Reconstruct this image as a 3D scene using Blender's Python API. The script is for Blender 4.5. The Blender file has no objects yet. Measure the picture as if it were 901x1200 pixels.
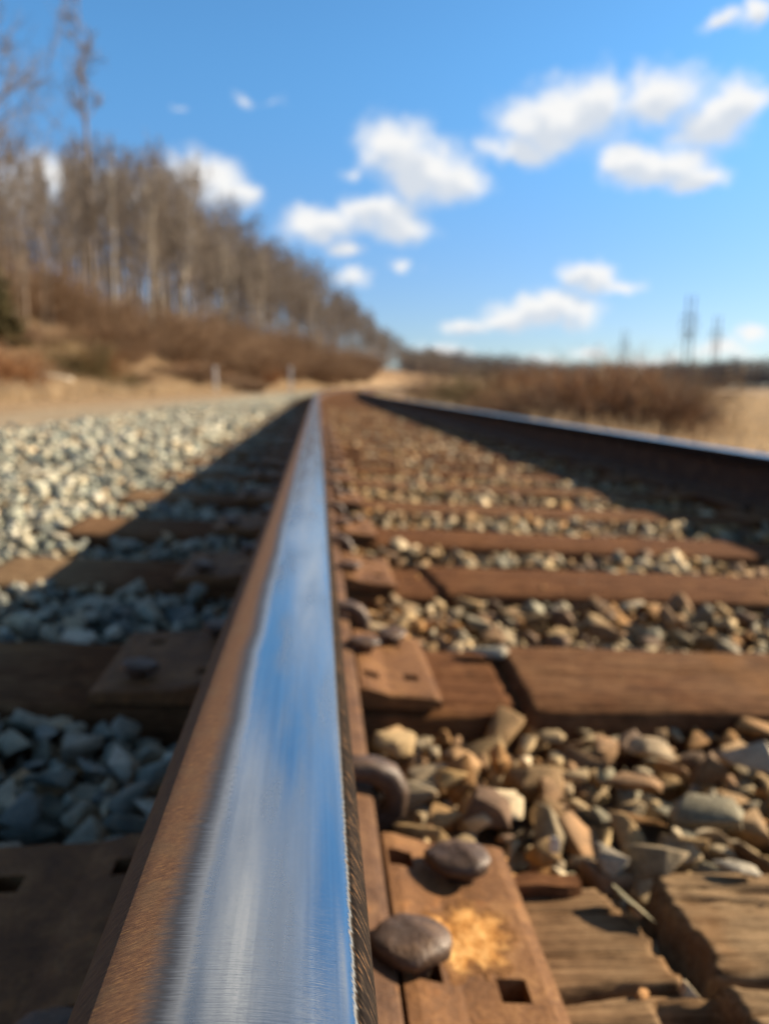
import bpy, bmesh, math, random
import numpy as np
from mathutils import Vector, Matrix
random.seed(7)
rng = np.random.default_rng(7)
R = math.radians
scene = bpy.context.scene
C = scene.collection

# ------------------------------------------------------------------ camera
FPX, W0, H0 = 870.0, 901.0, 1200.0            # focal length in photo pixels, photo size
CAM = Vector((0.0, 0.0, 0.336))
PITCH = math.atan(147.0 / FPX)
YAW = math.atan(78.5 / (FPX / math.cos(PITCH)))
cd = bpy.data.cameras.new('camera')
cam = bpy.data.objects.new('camera', cd)
C.objects.link(cam)
cam.location = CAM
cam.rotation_euler = (R(90) - PITCH, 0, -YAW)
cd.sensor_fit = 'VERTICAL'
cd.lens = 6.81
cd.sensor_height = 6.81 / FPX * H0
cd.clip_start, cd.clip_end = 0.02, 6000
cd.dof.use_dof = True
cd.dof.focus_distance = 0.188
cd.dof.aperture_fstop = 2.5
scene.camera = cam
CAMROT = cam.rotation_euler.to_matrix()


def pxdir(px, py):
    return (CAMROT @ Vector((px - W0 / 2, -(py - H0 / 2), -FPX))).normalized()


# ------------------------------------------------------------------ light
SUN_AZ, SUN_EL = 14.0, 23.2                   # azimuth from +X towards +Y
sun_dir = Vector((math.cos(R(SUN_EL)) * math.cos(R(SUN_AZ)), math.cos(R(SUN_EL)) * math.sin(R(SUN_AZ)), math.sin(R(SUN_EL))))
sl = bpy.data.lights.new('sun', 'SUN')
sl.energy, sl.angle, sl.color = 5.0, R(0.53), (1.0, 0.84, 0.61)
so = bpy.data.objects.new('sun', sl)
C.objects.link(so)
so.location = (30, 8, 30)
so.rotation_euler = sun_dir.to_track_quat('Z', 'Y').to_euler()

SKY_STRENGTH = 0.0500
scene.view_settings.view_transform = 'Standard'
scene.view_settings.look = 'None'
scene.view_settings.exposure = 1.36
scene.view_settings.gamma = 1
scene.view_settings.use_curve_mapping = False
scene.cycles.use_denoising = True
scene.cycles.max_bounces = 6
scene.cycles.diffuse_bounces = 3
scene.cycles.glossy_bounces = 3
scene.cycles.sample_clamp_indirect = 6


class G:
    """small helper round a node tree"""
    def __init__(s, tree):
        s.t = tree
        s.n = tree.nodes
        s.n.clear()

    def node(s, typ, **kw):
        n = s.n.new(typ)
        for k, v in kw.items():
            setattr(n, k, v)
        return n

    def put(s, sock, v):
        if v is None:
            return
        if isinstance(v, bpy.types.NodeSocket):
            s.t.links.new(v, sock)
        elif isinstance(v, (tuple, list)) and len(v) == 3 and sock.type == 'RGBA':
            sock.default_value = (*v, 1)
        else:
            sock.default_value = v

    def math(s, op, a, b=None, c=None, clamp=False):
        n = s.node('ShaderNodeMath', operation=op, use_clamp=clamp)
        for i, v in enumerate((a, b, c)):
            s.put(n.inputs[i], v)
        return n.outputs[0]

    def vmath(s, op, a, b=None):
        n = s.node('ShaderNodeVectorMath', operation=op)
        s.put(n.inputs[0], a)
        if b is not None:
            s.put(n.inputs[1], b)
        return n.outputs['Value'] if op in ('LENGTH', 'DOT_PRODUCT', 'DISTANCE') else n.outputs[0]

    def sep(s, v):
        n = s.node('ShaderNodeSeparateXYZ')
        s.put(n.inputs[0], v)
        return n.outputs

    def comb(s, x, y, z):
        n = s.node('ShaderNodeCombineXYZ')
        for i, v in enumerate((x, y, z)):
            s.put(n.inputs[i], v)
        return n.outputs[0]

    def noise(s, vec, scale, detail=4, rough=0.55, dist=0.0, color=False):
        n = s.node('ShaderNodeTexNoise')
        s.put(n.inputs['Vector'], vec)
        s.put(n.inputs['Scale'], scale)
        s.put(n.inputs['Detail'], detail)
        s.put(n.inputs['Roughness'], rough)
        s.put(n.inputs['Distortion'], dist)
        return n.outputs['Color' if color else 'Fac']

    def ss(s, v, lo, hi, a=0.0, b=1.0):
        n = s.node('ShaderNodeMapRange', interpolation_type='SMOOTHSTEP')
        for i, x in enumerate((v, lo, hi, a, b)):
            s.put(n.inputs[i], x)
        return n.outputs[0]

    def mix(s, f, a, b, mode='MIX'):
        n = s.node('ShaderNodeMix', data_type='RGBA', blend_type=mode)
        s.put(n.inputs['Factor'], f)
        s.put(n.inputs['A'], a)
        s.put(n.inputs['B'], b)
        return n.outputs['Result']

    def ramp(s, f, stops):
        n = s.node('ShaderNodeValToRGB')
        s.put(n.inputs[0], f)
        e = n.color_ramp.elements
        while len(e) < len(stops):
            e.new(0.5)
        for el, (p, c) in zip(e, stops):
            el.position = p
            el.color = (*c, 1)
        return n.outputs[0]

    def bump(s, h, strength, dist):
        n = s.node('ShaderNodeBump')
        s.put(n.inputs['Height'], h)
        s.put(n.inputs['Strength'], strength)
        s.put(n.inputs['Distance'], dist)
        return n.outputs[0]


# ------------------------------------------------------------------ sky with fair-weather clouds
world = bpy.data.worlds.new('World')
scene.world = world
world.use_nodes = True
g = G(world.node_tree)
gen = g.node('ShaderNodeTexCoord').outputs['Generated']
sky = g.node('ShaderNodeTexSky', sky_type='NISHITA', sun_disc=False)
sky.sun_elevation = R(SUN_EL)
sky.sun_rotation = R(90 - SUN_AZ)
sky.air_density, sky.dust_density, sky.ozone_density = 1.0, 0.35, 2.2
sky.altitude = 100
warp = g.noise(gen, 7.0, 5, 0.62, color=True)
warp = g.vmath('MULTIPLY', g.vmath('SUBTRACT', warp, (0.5, 0.5, 0.5)), (0.066, 0.066, 0.056))
warp2 = g.noise(gen, 26.0, 4, 0.6, color=True)
warp2 = g.vmath('MULTIPLY', g.vmath('SUBTRACT', warp2, (0.5, 0.5, 0.5)), (0.035, 0.035, 0.03))
wd = g.vmath('NORMALIZE', g.vmath('ADD', g.vmath('ADD', gen, warp), warp2))
sx, sy, sz = g.sep(wd)
az = g.math('ARCTAN2', sx, sy)
el = g.math('ARCSINE', sz)
ae = g.comb(az, el, 0.0)
# (px, py, half width, half height) of each puff as it stands over the horizon
PUFFS = [(655, 140, 62, 38), (700, 118, 40, 30), (615, 178, 34, 15), (775, 108, 55, 36), (840, 135, 50, 32), (868, 122, 30, 30),
         (770, 195, 60, 22), (815, 207, 38, 14), (735, 185, 30, 18),
         (465, 170, 44, 36), (495, 200, 50, 38), (535, 222, 32, 22), (440, 255, 52, 26), (380, 268, 42, 20), (470, 270, 34, 18), (410, 298, 20, 10),
         (413, 327, 26, 13, .75), (240, 210, 42, 30), (285, 225, 22, 14), (60, 215, 60, 28), (120, 235, 50, 24), (20, 235, 50, 26), (170, 240, 30, 14),
         (283, 120, 26, 22, .44), (316, 124, 40, 12, .38), (213, 131, 24, 10, .36),
         (640, 362, 56, 20), (685, 328, 36, 15), (600, 372, 34, 12), (550, 380, 30, 9), (728, 332, 40, 11, .7), (520, 410, 50, 16, .7), (470, 312, 24, 12, .55), (690, 412, 50, 14, .55), (585, 175, 40, 22, .6), (410, 205, 26, 20, .55), (800, 160, 60, 30, .6),
         (850, 410, 40, 16, .75), (885, 388, 34, 13, .7), (760, 420, 60, 16, .65), (630, 425, 60, 14, .55), (850, 20, 22, 12), (890, 14, 18, 18), 
         (330, -120, 90, 60), (420, -210, 110, 70), (350, -330, 150, 90), (480, -420, 130, 110), (400, -560, 220, 120), (640, -90, 60, 24), (600, -190, 90, 40), (640, -340, 120, 60), (900, -210, 100, 50), (860, -470, 120, 100),
         (1000, 60, 70, 40), (1120, 180, 90, 40), (-160, 120, 90, 50), (1050, 330, 70, 26), (1250, 300, 120, 50)]
field = over = None
for puff in PUFFS:
    px, py, hw, hh = puff[:4]
    full = puff[4] if len(puff) > 4 else 1.0
    d = pxdir(px, py)
    a0, e0 = math.atan2(d.x, d.y), math.asin(d.z)
    d1, d2 = pxdir(px + hw, py), pxdir(px, py - hh)
    ra = abs(math.atan2(d1.x, d1.y) - a0) * 1.5
    re = abs(math.asin(d2.z) - e0) * 1.5
    v = g.vmath('MULTIPLY', g.vmath('SUBTRACT', ae, (a0, e0, 0)), (1 / ra, 1 / re, 0))
    f = g.math('SUBTRACT', full, g.vmath('LENGTH', v))
    field = f if field is None else g.math('SMOOTH_MAX', field, f, 0.26)
    if full > 0.9 and py > -60:       # how much of the cloud stands above this spot: its underside is in the shade
        v = g.vmath('MULTIPLY', g.vmath('SUBTRACT', ae, (a0, e0 - 0.62 * re, 0)), (1 / ra, 1 / re, 0))
        f = g.math('SUBTRACT', full, g.vmath('LENGTH', v))
        over = f if over is None else g.math('SMOOTH_MAX', over, f, 0.2)
dens = g.math('ADD', field, g.math('MULTIPLY', g.math('SUBTRACT', g.noise(gen, 22.0, 6, 0.62), 0.5), 1.05))
# scattered clouds all round, away from the view
around = g.noise(g.vmath('MULTIPLY', gen, (1, 1, 2.6)), 3.4, 6, 0.55)
ahead = g.math('SUBTRACT', 1.0, g.ss(g.sep(gen)[1], 0.35, 0.7))
dens2 = g.math('MULTIPLY', g.ss(around, 0.56, 0.68), ahead)
cov = g.math('MAXIMUM', g.math('POWER', g.ss(dens, -0.06, 0.72), 1.25), dens2)
# tops bright, undersides a little grey
billow = g.noise(g.vmath('ADD', gen, (0.02, 0.0, 0.03)), 30.0, 4, 0.55)
shade = g.math('ADD', g.ss(over, 0.05, 0.75), g.math('MULTIPLY', g.math('SUBTRACT', billow, 0.5), 1.3))
ccol = g.mix(g.ss(shade, 0.15, 1.0), (1.0, 0.99, 0.97), (0.72, 0.77, 0.84))
lift = g.ss(g.sep(gen)[2], 0.05, 0.40)
tint = g.mix(lift, (0.735, 0.88, 1.17), (0.79, 1.36, 1.66))
tint = g.mix(g.ss(g.sep(gen)[2], 0.48, 0.80), tint, (0.56, 0.66, 0.64))
skyc = g.vmath('MULTIPLY', sky.outputs[0], tint)
cstr = g.vmath('MULTIPLY', ccol, (7.6, 7.6, 7.6))
bg = g.node('ShaderNodeBackground')
g.put(bg.inputs[0], g.mix(g.math('MULTIPLY', cov, 0.97), skyc, cstr))
bg.inputs[1].default_value = SKY_STRENGTH
g.t.links.new(bg.outputs[0], g.node('ShaderNodeOutputWorld').inputs[0])


# ------------------------------------------------------------------ materials
MATS = {}


def material(name, fn, spec=0.3):
    m = bpy.data.materials.new(name)
    m.use_nodes = True
    g = G(m.node_tree)
    b = g.node('ShaderNodeBsdfPrincipled')
    b.inputs['Specular IOR Level'].default_value = spec
    out = g.node('ShaderNodeOutputMaterial')
    g.t.links.new(b.outputs[0], out.inputs[0])
    r = fn(g, b)
    for k, v in r.items():
        g.put(b.inputs[k], v)
    MATS[name] = m
    return m


def objco(g, scale=(1, 1, 1)):
    oc = g.node('ShaderNodeTexCoord').outputs['Object']
    rnd = g.node('ShaderNodeObjectInfo').outputs['Random']
    off = g.math('MULTIPLY', rnd, 37.0)
    return g.vmath('MULTIPLY', g.vmath('ADD', oc, g.comb(off, off, off)), scale)


def m_head(g, b):
    uv = g.node('ShaderNodeTexCoord').outputs['UV']
    u, v, _ = g.sep(uv)                                        # metres: across the head, along the rail
    # strokes across and diagonal machining marks
    cross = g.noise(g.comb(g.math('MULTIPLY', u, 90), g.math('MULTIPLY', v, 1900), 0), 1.0, 3, 0.6)
    wander = g.noise(g.comb(0, g.math('MULTIPLY', v, 9), 3.0), 1.0, 3, 0.6)
    dv = g.math('ADD', g.math('MULTIPLY', v, 1.0), g.math('MULTIPLY', u, -0.42))
    diag = g.noise(g.comb(g.math('MULTIPLY', u, 230), g.math('MULTIPLY', dv, 2300), 1.0), 1.0, 4, 0.7)
    fine = g.noise(g.comb(u, v, 0), 650.0, 4, 0.6)
    edge = g.math('ADD', u, g.math('ADD', g.math('MULTIPLY', g.math('SUBTRACT', cross, 0.5), 0.0075), g.math('MULTIPLY', g.math('SUBTRACT', wander, 0.5), 0.006)))
    polished = g.ss(edge, -0.0148, -0.0070)
    worn = g.ss(edge, -0.0205, -0.0125)                        # bluish burnished band before the polish
    # gauge corner with dark flaked steps
    flake = g.noise(g.comb(g.math('MULTIPLY', u, 260), g.math('ADD', g.math('MULTIPLY', v, 620), g.math('MULTIPLY', u, 900)), 0), 1.0, 4, 0.65)
    cedge = g.math('ADD', u, g.math('MULTIPLY', g.math('SUBTRACT', flake, 0.5), 0.0026))
    corner = g.ss(cedge, 0.0308, 0.0322)
    lip = g.ss(cedge, 0.0288, 0.0308)
    rustc = g.ramp(g.math('ADD', g.math('MULTIPLY', diag, 0.75), g.math('MULTIPLY', fine, 0.25)),
                   [(0.32, (0.036, 0.019, 0.013)), (0.46, (0.085, 0.042, 0.024)), (0.58, (0.140, 0.072, 0.036)), (0.70, (0.27, 0.155, 0.050))])
    blot = g.noise(g.comb(u, v, 2.0), 70.0, 3, 0.55)
    rustc = g.mix(g.ss(blot, 0.45, 0.72, 0, 0.55), rustc, (0.115, 0.072, 0.040))
    steel = g.ramp(g.noise(g.comb(g.math('MULTIPLY', u, 420), g.math('MULTIPLY', v, 5), 0), 1.0, 3, 0.6), [(0.3, (0.45, 0.46, 0.465)), (0.7, (0.56, 0.555, 0.54))])
    pit = g.ss(g.noise(g.comb(g.math('MULTIPLY', u, 330), g.math('MULTIPLY', v, 900), 5.0), 1.0, 3, 0.7), 0.69, 0.78)
    steel = g.mix(g.math('MULTIPLY', pit, 0.6), steel, (0.10, 0.09, 0.085))
    scuff = g.noise(g.comb(g.math('MULTIPLY', u, 75), g.math('MULTIPLY', v, 8), 4.0), 1.0, 3, 0.55)
    steel = g.mix(g.ss(scuff, 0.38, 0.75, 0, 0.5), steel, (0.36, 0.35, 0.335))
    burn = (0.085, 0.085, 0.092)
    col = g.mix(worn, rustc, burn)
    col = g.mix(polished, col, steel)
    cornc = g.ramp(flake, [(0.47, (0.016, 0.013, 0.012)), (0.57, (0.034, 0.026, 0.021)), (0.66, (0.14, 0.075, 0.038))])
    col = g.mix(lip, col, cornc)
    metal = g.math('MULTIPLY', g.math('MAXIMUM', polished, g.math('MULTIPLY', worn, 0.75)), g.math('SUBTRACT', 1.0, corner))
    vr = g.ss(v, 0.08, 0.42)
    rough_p = g.math('ADD', g.math('ADD', g.math('MULTIPLY', fine, 0.09), 0.06), g.ss(scuff, 0.35, 0.72, 0.0, 0.20))
    rough = g.mix(polished, g.mix(worn, (0.72, 0.72, 0.72), (0.42, 0.42, 0.42)), g.comb(rough_p, rough_p, rough_p))
    rough = g.math('MAXIMUM', g.sep(rough)[0], g.math('MULTIPLY', lip, 0.95))
    h = g.math('ADD', g.math('MULTIPLY', g.math('MULTIPLY', diag, 1.0), g.math('SUBTRACT', 1.0, worn)), g.math('MULTIPLY', cross, 0.11))
    wob = g.noise(g.comb(g.math('MULTIPLY', u, 60), g.math('MULTIPLY', v, 9), 9.0), 1.0, 2, 0.5)
    h = g.math('ADD', h, g.math('MULTIPLY', wob, 0.38))
    h = g.math('MULTIPLY', h, g.math('SUBTRACT', 1.0, g.ss(u, 0.024, 0.029)))
    return {'Base Color': col, 'Metallic': metal, 'Roughness': rough, 'Normal': g.bump(h, 0.55, 0.0006),
            'Specular IOR Level': g.math('MULTIPLY', g.math('SUBTRACT', 1.0, lip), 0.2)}


def m_ruststeel(base, dark, light):
    def fn(g, b):
        co = objco(g)
        n1 = g.noise(co, 18.0, 6, 0.68)
        n2 = g.noise(co, 260.0, 4, 0.7)
        n3 = g.noise(co, 55.0, 4, 0.6)
        n = g.math('ADD', g.math('MULTIPLY', n1, 0.5), g.math('ADD', g.math('MULTIPLY', n2, 0.27), g.math('MULTIPLY', n3, 0.23)))
        col = g.ramp(n, [(0.38, dark), (0.50, base), (0.60, light)])
        col = g.mix(g.ss(n3, 0.58, 0.72, 0, 0.5), col, (0.24, 0.095, 0.028))
        return {'Base Color': col, 'Roughness': 0.66, 'Metallic': 0.0, 'Normal': g.bump(g.math('ADD', n2, g.math('MULTIPLY', n3, 1.5)), 0.6, 0.0016)}
    return fn


def m_spike(g, b):
    co = objco(g)
    n1 = g.noise(co, 60.0, 4, 0.6)
    n2 = g.noise(co, 400.0, 4, 0.6)
    col = g.ramp(g.math('ADD', g.math('MULTIPLY', n1, 0.7), g.math('MULTIPLY', n2, 0.3)), [(0.35, (0.040, 0.024, 0.016)), (0.52, (0.085, 0.049, 0.030)), (0.68, (0.165, 0.098, 0.056))])
    return {'Base Color': col, 'Roughness': 0.50, 'Metallic': 0.1, 'Normal': g.bump(g.math('ADD', n2, g.math('MULTIPLY', n1, 2.2)), 0.5, 0.0016)}


def m_stone(g, b):
    at = g.node('ShaderNodeAttribute', attribute_name='stone_col').outputs['Color']
    co = g.node('ShaderNodeTexCoord').outputs['Object']
    n1 = g.noise(co, 55.0, 5, 0.65)
    n2 = g.noise(co, 300.0, 4, 0.65)
    n = g.math('ADD', g.math('MULTIPLY', n1, 0.6), g.math('MULTIPLY', n2, 0.4))
    sc = g.ss(n, 0.28, 0.74, 0.55, 1.45)
    col = g.vmath('MULTIPLY', at, g.comb(sc, sc, sc))
    col = g.mix(g.ss(n1, 0.56, 0.70, 0, 0.45), col, (0.27, 0.15, 0.07))
    return {'Base Color': col, 'Roughness': 0.85, 'Normal': g.bump(n, 0.55, 0.004)}


def m_wood(g, b):
    co = objco(g)
    at = g.node('ShaderNodeAttribute', attribute_name='wood_tone').outputs['Fac']
    gr = g.noise(g.vmath('MULTIPLY', co, (7, 170, 170)), 1.0, 5, 0.65)
    gr2 = g.noise(g.vmath('MULTIPLY', co, (22, 560, 560)), 1.0, 4, 0.65)
    bl = g.noise(co, 7.0, 4, 0.6)
    bl2 = g.noise(g.vmath('MULTIPLY', co, (34, 42, 42)), 1.0, 5, 0.72)
    n = g.math('ADD', g.math('ADD', g.math('MULTIPLY', gr, 0.28), g.math('MULTIPLY', gr2, 0.40)), g.math('MULTIPLY', bl2, 0.32))
    red = g.ramp(n, [(0.36, (0.026, 0.0110, 0.0055)), (0.48, (0.088, 0.037, 0.0160)), (0.58, (0.155, 0.070, 0.031)), (0.66, (0.26, 0.140, 0.066))])
    grey = g.ramp(n, [(0.38, (0.045, 0.028, 0.016)), (0.46, (0.145, 0.092, 0.050)), (0.58, (0.27, 0.18, 0.10)), (0.68, (0.40, 0.285, 0.17))])
    col = g.mix(g.math('ADD', at, g.math('MULTIPLY', g.math('SUBTRACT', bl, 0.5), 0.9), clamp=True), red, grey)
    col = g.mix(g.ss(bl, 0.52, 0.72, 0, 0.5), col, (0.19, 0.080, 0.024))
    return {'Base Color': col, 'Roughness': 0.92, 'Normal': g.bump(n, 0.8, 0.0028)}


def m_plain(stops, scale, rough=0.9, bumpd=0.01, stretch=(1, 1, 1), bs=0.4):
    def fn(g, b):
        co = objco(g, stretch)
        n1 = g.noise(co, scale, 5, 0.62)
        n2 = g.noise(co, scale * 7.3, 4, 0.6)
        n = g.math('ADD', g.math('MULTIPLY', n1, 0.65), g.math('MULTIPLY', n2, 0.35))
        return {'Base Color': g.ramp(n, stops), 'Roughness': rough, 'Normal': g.bump(n, bs, bumpd)}
    return fn


def m_ground(g, b):
    co = g.node('ShaderNodeTexCoord').outputs['Object']
    n1 = g.noise(co, 0.35, 5, 0.62)
    n2 = g.noise(co, 3.1, 5, 0.65)
    n3 = g.noise(co, 17.0, 4, 0.6)
    n = g.math('ADD', g.math('MULTIPLY', n2, 0.6), g.math('MULTIPLY', n3, 0.4))
    straw = g.ramp(n, [(0.32, (0.15, 0.098, 0.055)), (0.48, (0.31, 0.215, 0.125)), (0.62, (0.43, 0.315, 0.19)), (0.74, (0.52, 0.40, 0.25))])
    leaf = g.ramp(n, [(0.32, (0.07, 0.043, 0.026)), (0.5, (0.17, 0.10, 0.055)), (0.68, (0.28, 0.175, 0.09))])
    at = g.node('ShaderNodeAttribute', attribute_name='litter').outputs['Fac']
    col = g.mix(g.math('ADD', at, g.math('MULTIPLY', g.math('SUBTRACT', n1, 0.5), 1.1), clamp=True), straw, leaf)
    return {'Base Color': col, 'Roughness': 0.95, 'Normal': g.bump(n, 0.8, 0.12)}


material('rail head steel', m_head, 0.4)
material('rail side steel', m_ruststeel((0.105, 0.054, 0.030), (0.055, 0.029, 0.018), (0.17, 0.093, 0.048)), 0.14)
material('rail web steel', m_ruststeel((0.060, 0.035, 0.024), (0.034, 0.021, 0.016), (0.10, 0.060, 0.037)), 0.12)
material('plate steel', m_ruststeel((0.150, 0.070, 0.029), (0.080, 0.038, 0.018), (0.235, 0.120, 0.050)), 0.14)
material('spike steel', m_spike, 0.5)
material('ballast stone', m_stone)
material('tie wood', m_wood, 0.06)
material('dry ground', m_ground, 0.1)
material('gravel road', m_plain([(0.35, (0.17, 0.125, 0.077)), (0.5, (0.28, 0.215, 0.14)), (0.66, (0.38, 0.305, 0.21))], 6.0, bumpd=0.03), 0.1)
material('ballast fines', m_plain([(0.35, (0.05, 0.04, 0.03)), (0.5, (0.12, 0.095, 0.07)), (0.66, (0.26, 0.21, 0.155))], 26.0, bumpd=0.03, bs=0.9), 0.1)
def m_flakes(g, b):
    co = objco(g)
    at = g.node('ShaderNodeAttribute', attribute_name='crust').outputs['Fac']
    n1 = g.noise(co, 120.0, 5, 0.7)
    n2 = g.noise(co, 900.0, 3, 0.6)
    n = g.math('ADD', g.math('MULTIPLY', n1, 0.6), g.math('MULTIPLY', n2, 0.4))
    hot = g.ramp(n, [(0.38, (0.21, 0.085, 0.022)), (0.5, (0.40, 0.190, 0.058)), (0.60, (0.56, 0.33, 0.13))])
    rim = g.ramp(n, [(0.38, (0.10, 0.047, 0.021)), (0.5, (0.155, 0.074, 0.031)), (0.62, (0.23, 0.125, 0.055))])
    f = g.ss(g.math('ADD', at, g.math('MULTIPLY', g.math('SUBTRACT', n1, 0.5), 1.5)), 0.2, 0.85)
    return {'Base Color': g.mix(f, rim, hot), 'Roughness': 0.95, 'Normal': g.bump(n, 0.8, 0.0016)}


material('rust flakes', m_flakes, 0.05)
material('grey bark', m_plain([(0.33, (0.08, 0.060, 0.045)), (0.5, (0.17, 0.13, 0.10)), (0.66, (0.27, 0.215, 0.165))], 3.0, bumpd=0.03, stretch=(4, 4, 0.6)), 0.1)
material('pale bark', m_plain([(0.33, (0.16, 0.13, 0.10)), (0.5, (0.32, 0.275, 0.22)), (0.66, (0.48, 0.42, 0.34))], 2.0, bumpd=0.02, stretch=(3, 3, 0.8)), 0.1)
material('twig bark', m_plain([(0.35, (0.105, 0.086, 0.072)), (0.5, (0.185, 0.154, 0.130)), (0.66, (0.27, 0.228, 0.190))], 1.2, bumpd=0.01), 0.1)
material('thicket bark', m_plain([(0.35, (0.10, 0.062, 0.040)), (0.5, (0.19, 0.122, 0.078)), (0.66, (0.29, 0.19, 0.118))], 1.6, bumpd=0.01), 0.1)
material('russet stems', m_plain([(0.35, (0.10, 0.044, 0.022)), (0.5, (0.21, 0.095, 0.042)), (0.66, (0.33, 0.165, 0.07))], 2.4, bumpd=0.01), 0.1)
material('olive stems', m_plain([(0.35, (0.062, 0.046, 0.022)), (0.5, (0.135, 0.103, 0.052)), (0.66, (0.23, 0.175, 0.09))], 2.4, bumpd=0.01), 0.1)
material('straw', m_plain([(0.33, (0.24, 0.165, 0.095)), (0.5, (0.42, 0.305, 0.185)), (0.66, (0.56, 0.435, 0.285))], 1.4, bumpd=0.01), 0.1)
for nm_ in ('straw',):
    nt_ = MATS[nm_].node_tree
    pb_ = [n for n in nt_.nodes if n.type == 'BSDF_PRINCIPLED'][0]
    tr_ = nt_.nodes.new('ShaderNodeBsdfTranslucent')
    mx_ = nt_.nodes.new('ShaderNodeMixShader')
    mx_.inputs[0].default_value = 0.42
    nt_.links.new(pb_.inputs['Base Color'].links[0].from_socket, tr_.inputs[0])
    nt_.links.new(pb_.outputs[0], mx_.inputs[1])
    nt_.links.new(tr_.outputs[0], mx_.inputs[2])
    nt_.links.new(mx_.outputs[0], [n for n in nt_.nodes if n.type == 'OUTPUT_MATERIAL'][0].inputs[0])
material('cedar needles', m_plain([(0.35, (0.024, 0.022, 0.011)), (0.5, (0.060, 0.050, 0.022)), (0.66, (0.125, 0.090, 0.042))], 5.0, bumpd=0.01), 0.1)
material('weathered log', m_plain([(0.33, (0.30, 0.25, 0.19)), (0.5, (0.50, 0.43, 0.34)), (0.66, (0.62, 0.55, 0.45))], 4.0, bumpd=0.02, stretch=(0.7, 4, 4)), 0.1)
material('marker paint', m_plain([(0.33, (0.48, 0.45, 0.40)), (0.5, (0.66, 0.63, 0.58)), (0.66, (0.74, 0.71, 0.66))], 6.0, bumpd=0.004), 0.3)
material('pylon timber', m_plain([(0.33, (0.075, 0.068, 0.062)), (0.5, (0.125, 0.115, 0.105)), (0.66, (0.17, 0.155, 0.14))], 2.0, bumpd=0.02), 0.1)
material('far woods', m_plain([(0.33, (0.075, 0.064, 0.064)), (0.5, (0.125, 0.108, 0.104)), (0.66, (0.175, 0.150, 0.138))], 0.12, bumpd=0.3), 0.05)


# ------------------------------------------------------------------ object helpers
def props(o, label=None, cat=None, group=None, kind=None):
    for k, v in (('label', label), ('category', cat), ('group', group), ('kind', kind)):
        if v:
            o[k] = v
    return o


def mesh_obj(name, verts, faces, mat, parent=None, smooth=False, uv=None):
    me = bpy.data.meshes.new(name)
    me.from_pydata([tuple(v) for v in verts], [], faces)
    me.update()
    return link_mesh(name, me, mat, parent, smooth)


def link_mesh(name, me, mat, parent=None, smooth=False):
    if mat and not me.materials:
        me.materials.append(MATS[mat] if isinstance(mat, str) else mat)
    if smooth:
        me.polygons.foreach_set('use_smooth', [True] * len(me.polygons))
    o = bpy.data.objects.new(name, me)
    C.objects.link(o)
    if parent:
        o.parent = parent
    return o


def fast_mesh(name, V, F):
    """triangles or quads from arrays"""
    me = bpy.data.meshes.new(name)
    k = F.shape[1]
    me.vertices.add(len(V))
    me.vertices.foreach_set('co', np.ascontiguousarray(V, dtype=np.float32).ravel())
    me.loops.add(F.size)
    me.loops.foreach_set('vertex_index', np.ascontiguousarray(F, dtype=np.int32).ravel())
    me.polygons.add(len(F))
    me.polygons.foreach_set('loop_start', np.arange(0, F.size, k, dtype=np.int32))
    me.update(calc_edges=True)
    return me


def empty(name, loc=(0, 0, 0), rot=(0, 0, 0)):
    e = bpy.data.objects.new(name, None)
    C.objects.link(e)
    e.location = loc
    e.rotation_euler = rot
    e.empty_display_size = 0.1
    return e


def copy_thing(o, label=None, group=None):
    c = o.copy()
    C.objects.link(c)
    for ch in [x for x in o.children]:
        d = ch.copy()
        C.objects.link(d)
        d.parent = c
        for gc in [x for x in ch.children]:
            e = gc.copy()
            C.objects.link(e)
            e.parent = d
    if label:
        c['label'] = label
    if group:
        c['group'] = group
    return c


# ------------------------------------------------------------------ track geometry
CANT = 0.058                    # the track leans down to the right
XR, ZR = -0.0228, 0.200          # crown of the near rail
CURVE0, CURVE_R = 12.0, 430.0   # the track bends right beyond here
GAUGE = 1.511                   # between rail head centres
TIE_N = -0.2035                 # tie tops below the rail crown
SC, CC = math.sin(CANT), math.cos(CANT)


def curve_x(y):
    d = np.maximum(np.asarray(y, float) - CURVE0, 0)
    far = np.maximum(d - 190, 0)
    d = np.minimum(d, 190)
    return d * d / (2 * CURVE_R) + far * (190 / CURVE_R)


def T(s, y, n):
    """track frame (across, along, above the crown) to world"""
    return (XR + s * CC + n * SC + curve_x(y), y, ZR - s * SC + n * CC)


def Tv(s, y, n):
    x, y, z = T(s, y, n)
    return Vector((float(x), float(y), float(z)))


def heading(y):
    d = min(max(y - CURVE0, 0), 190)
    return -d / CURVE_R


# rails
def half(points):
    return points


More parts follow.
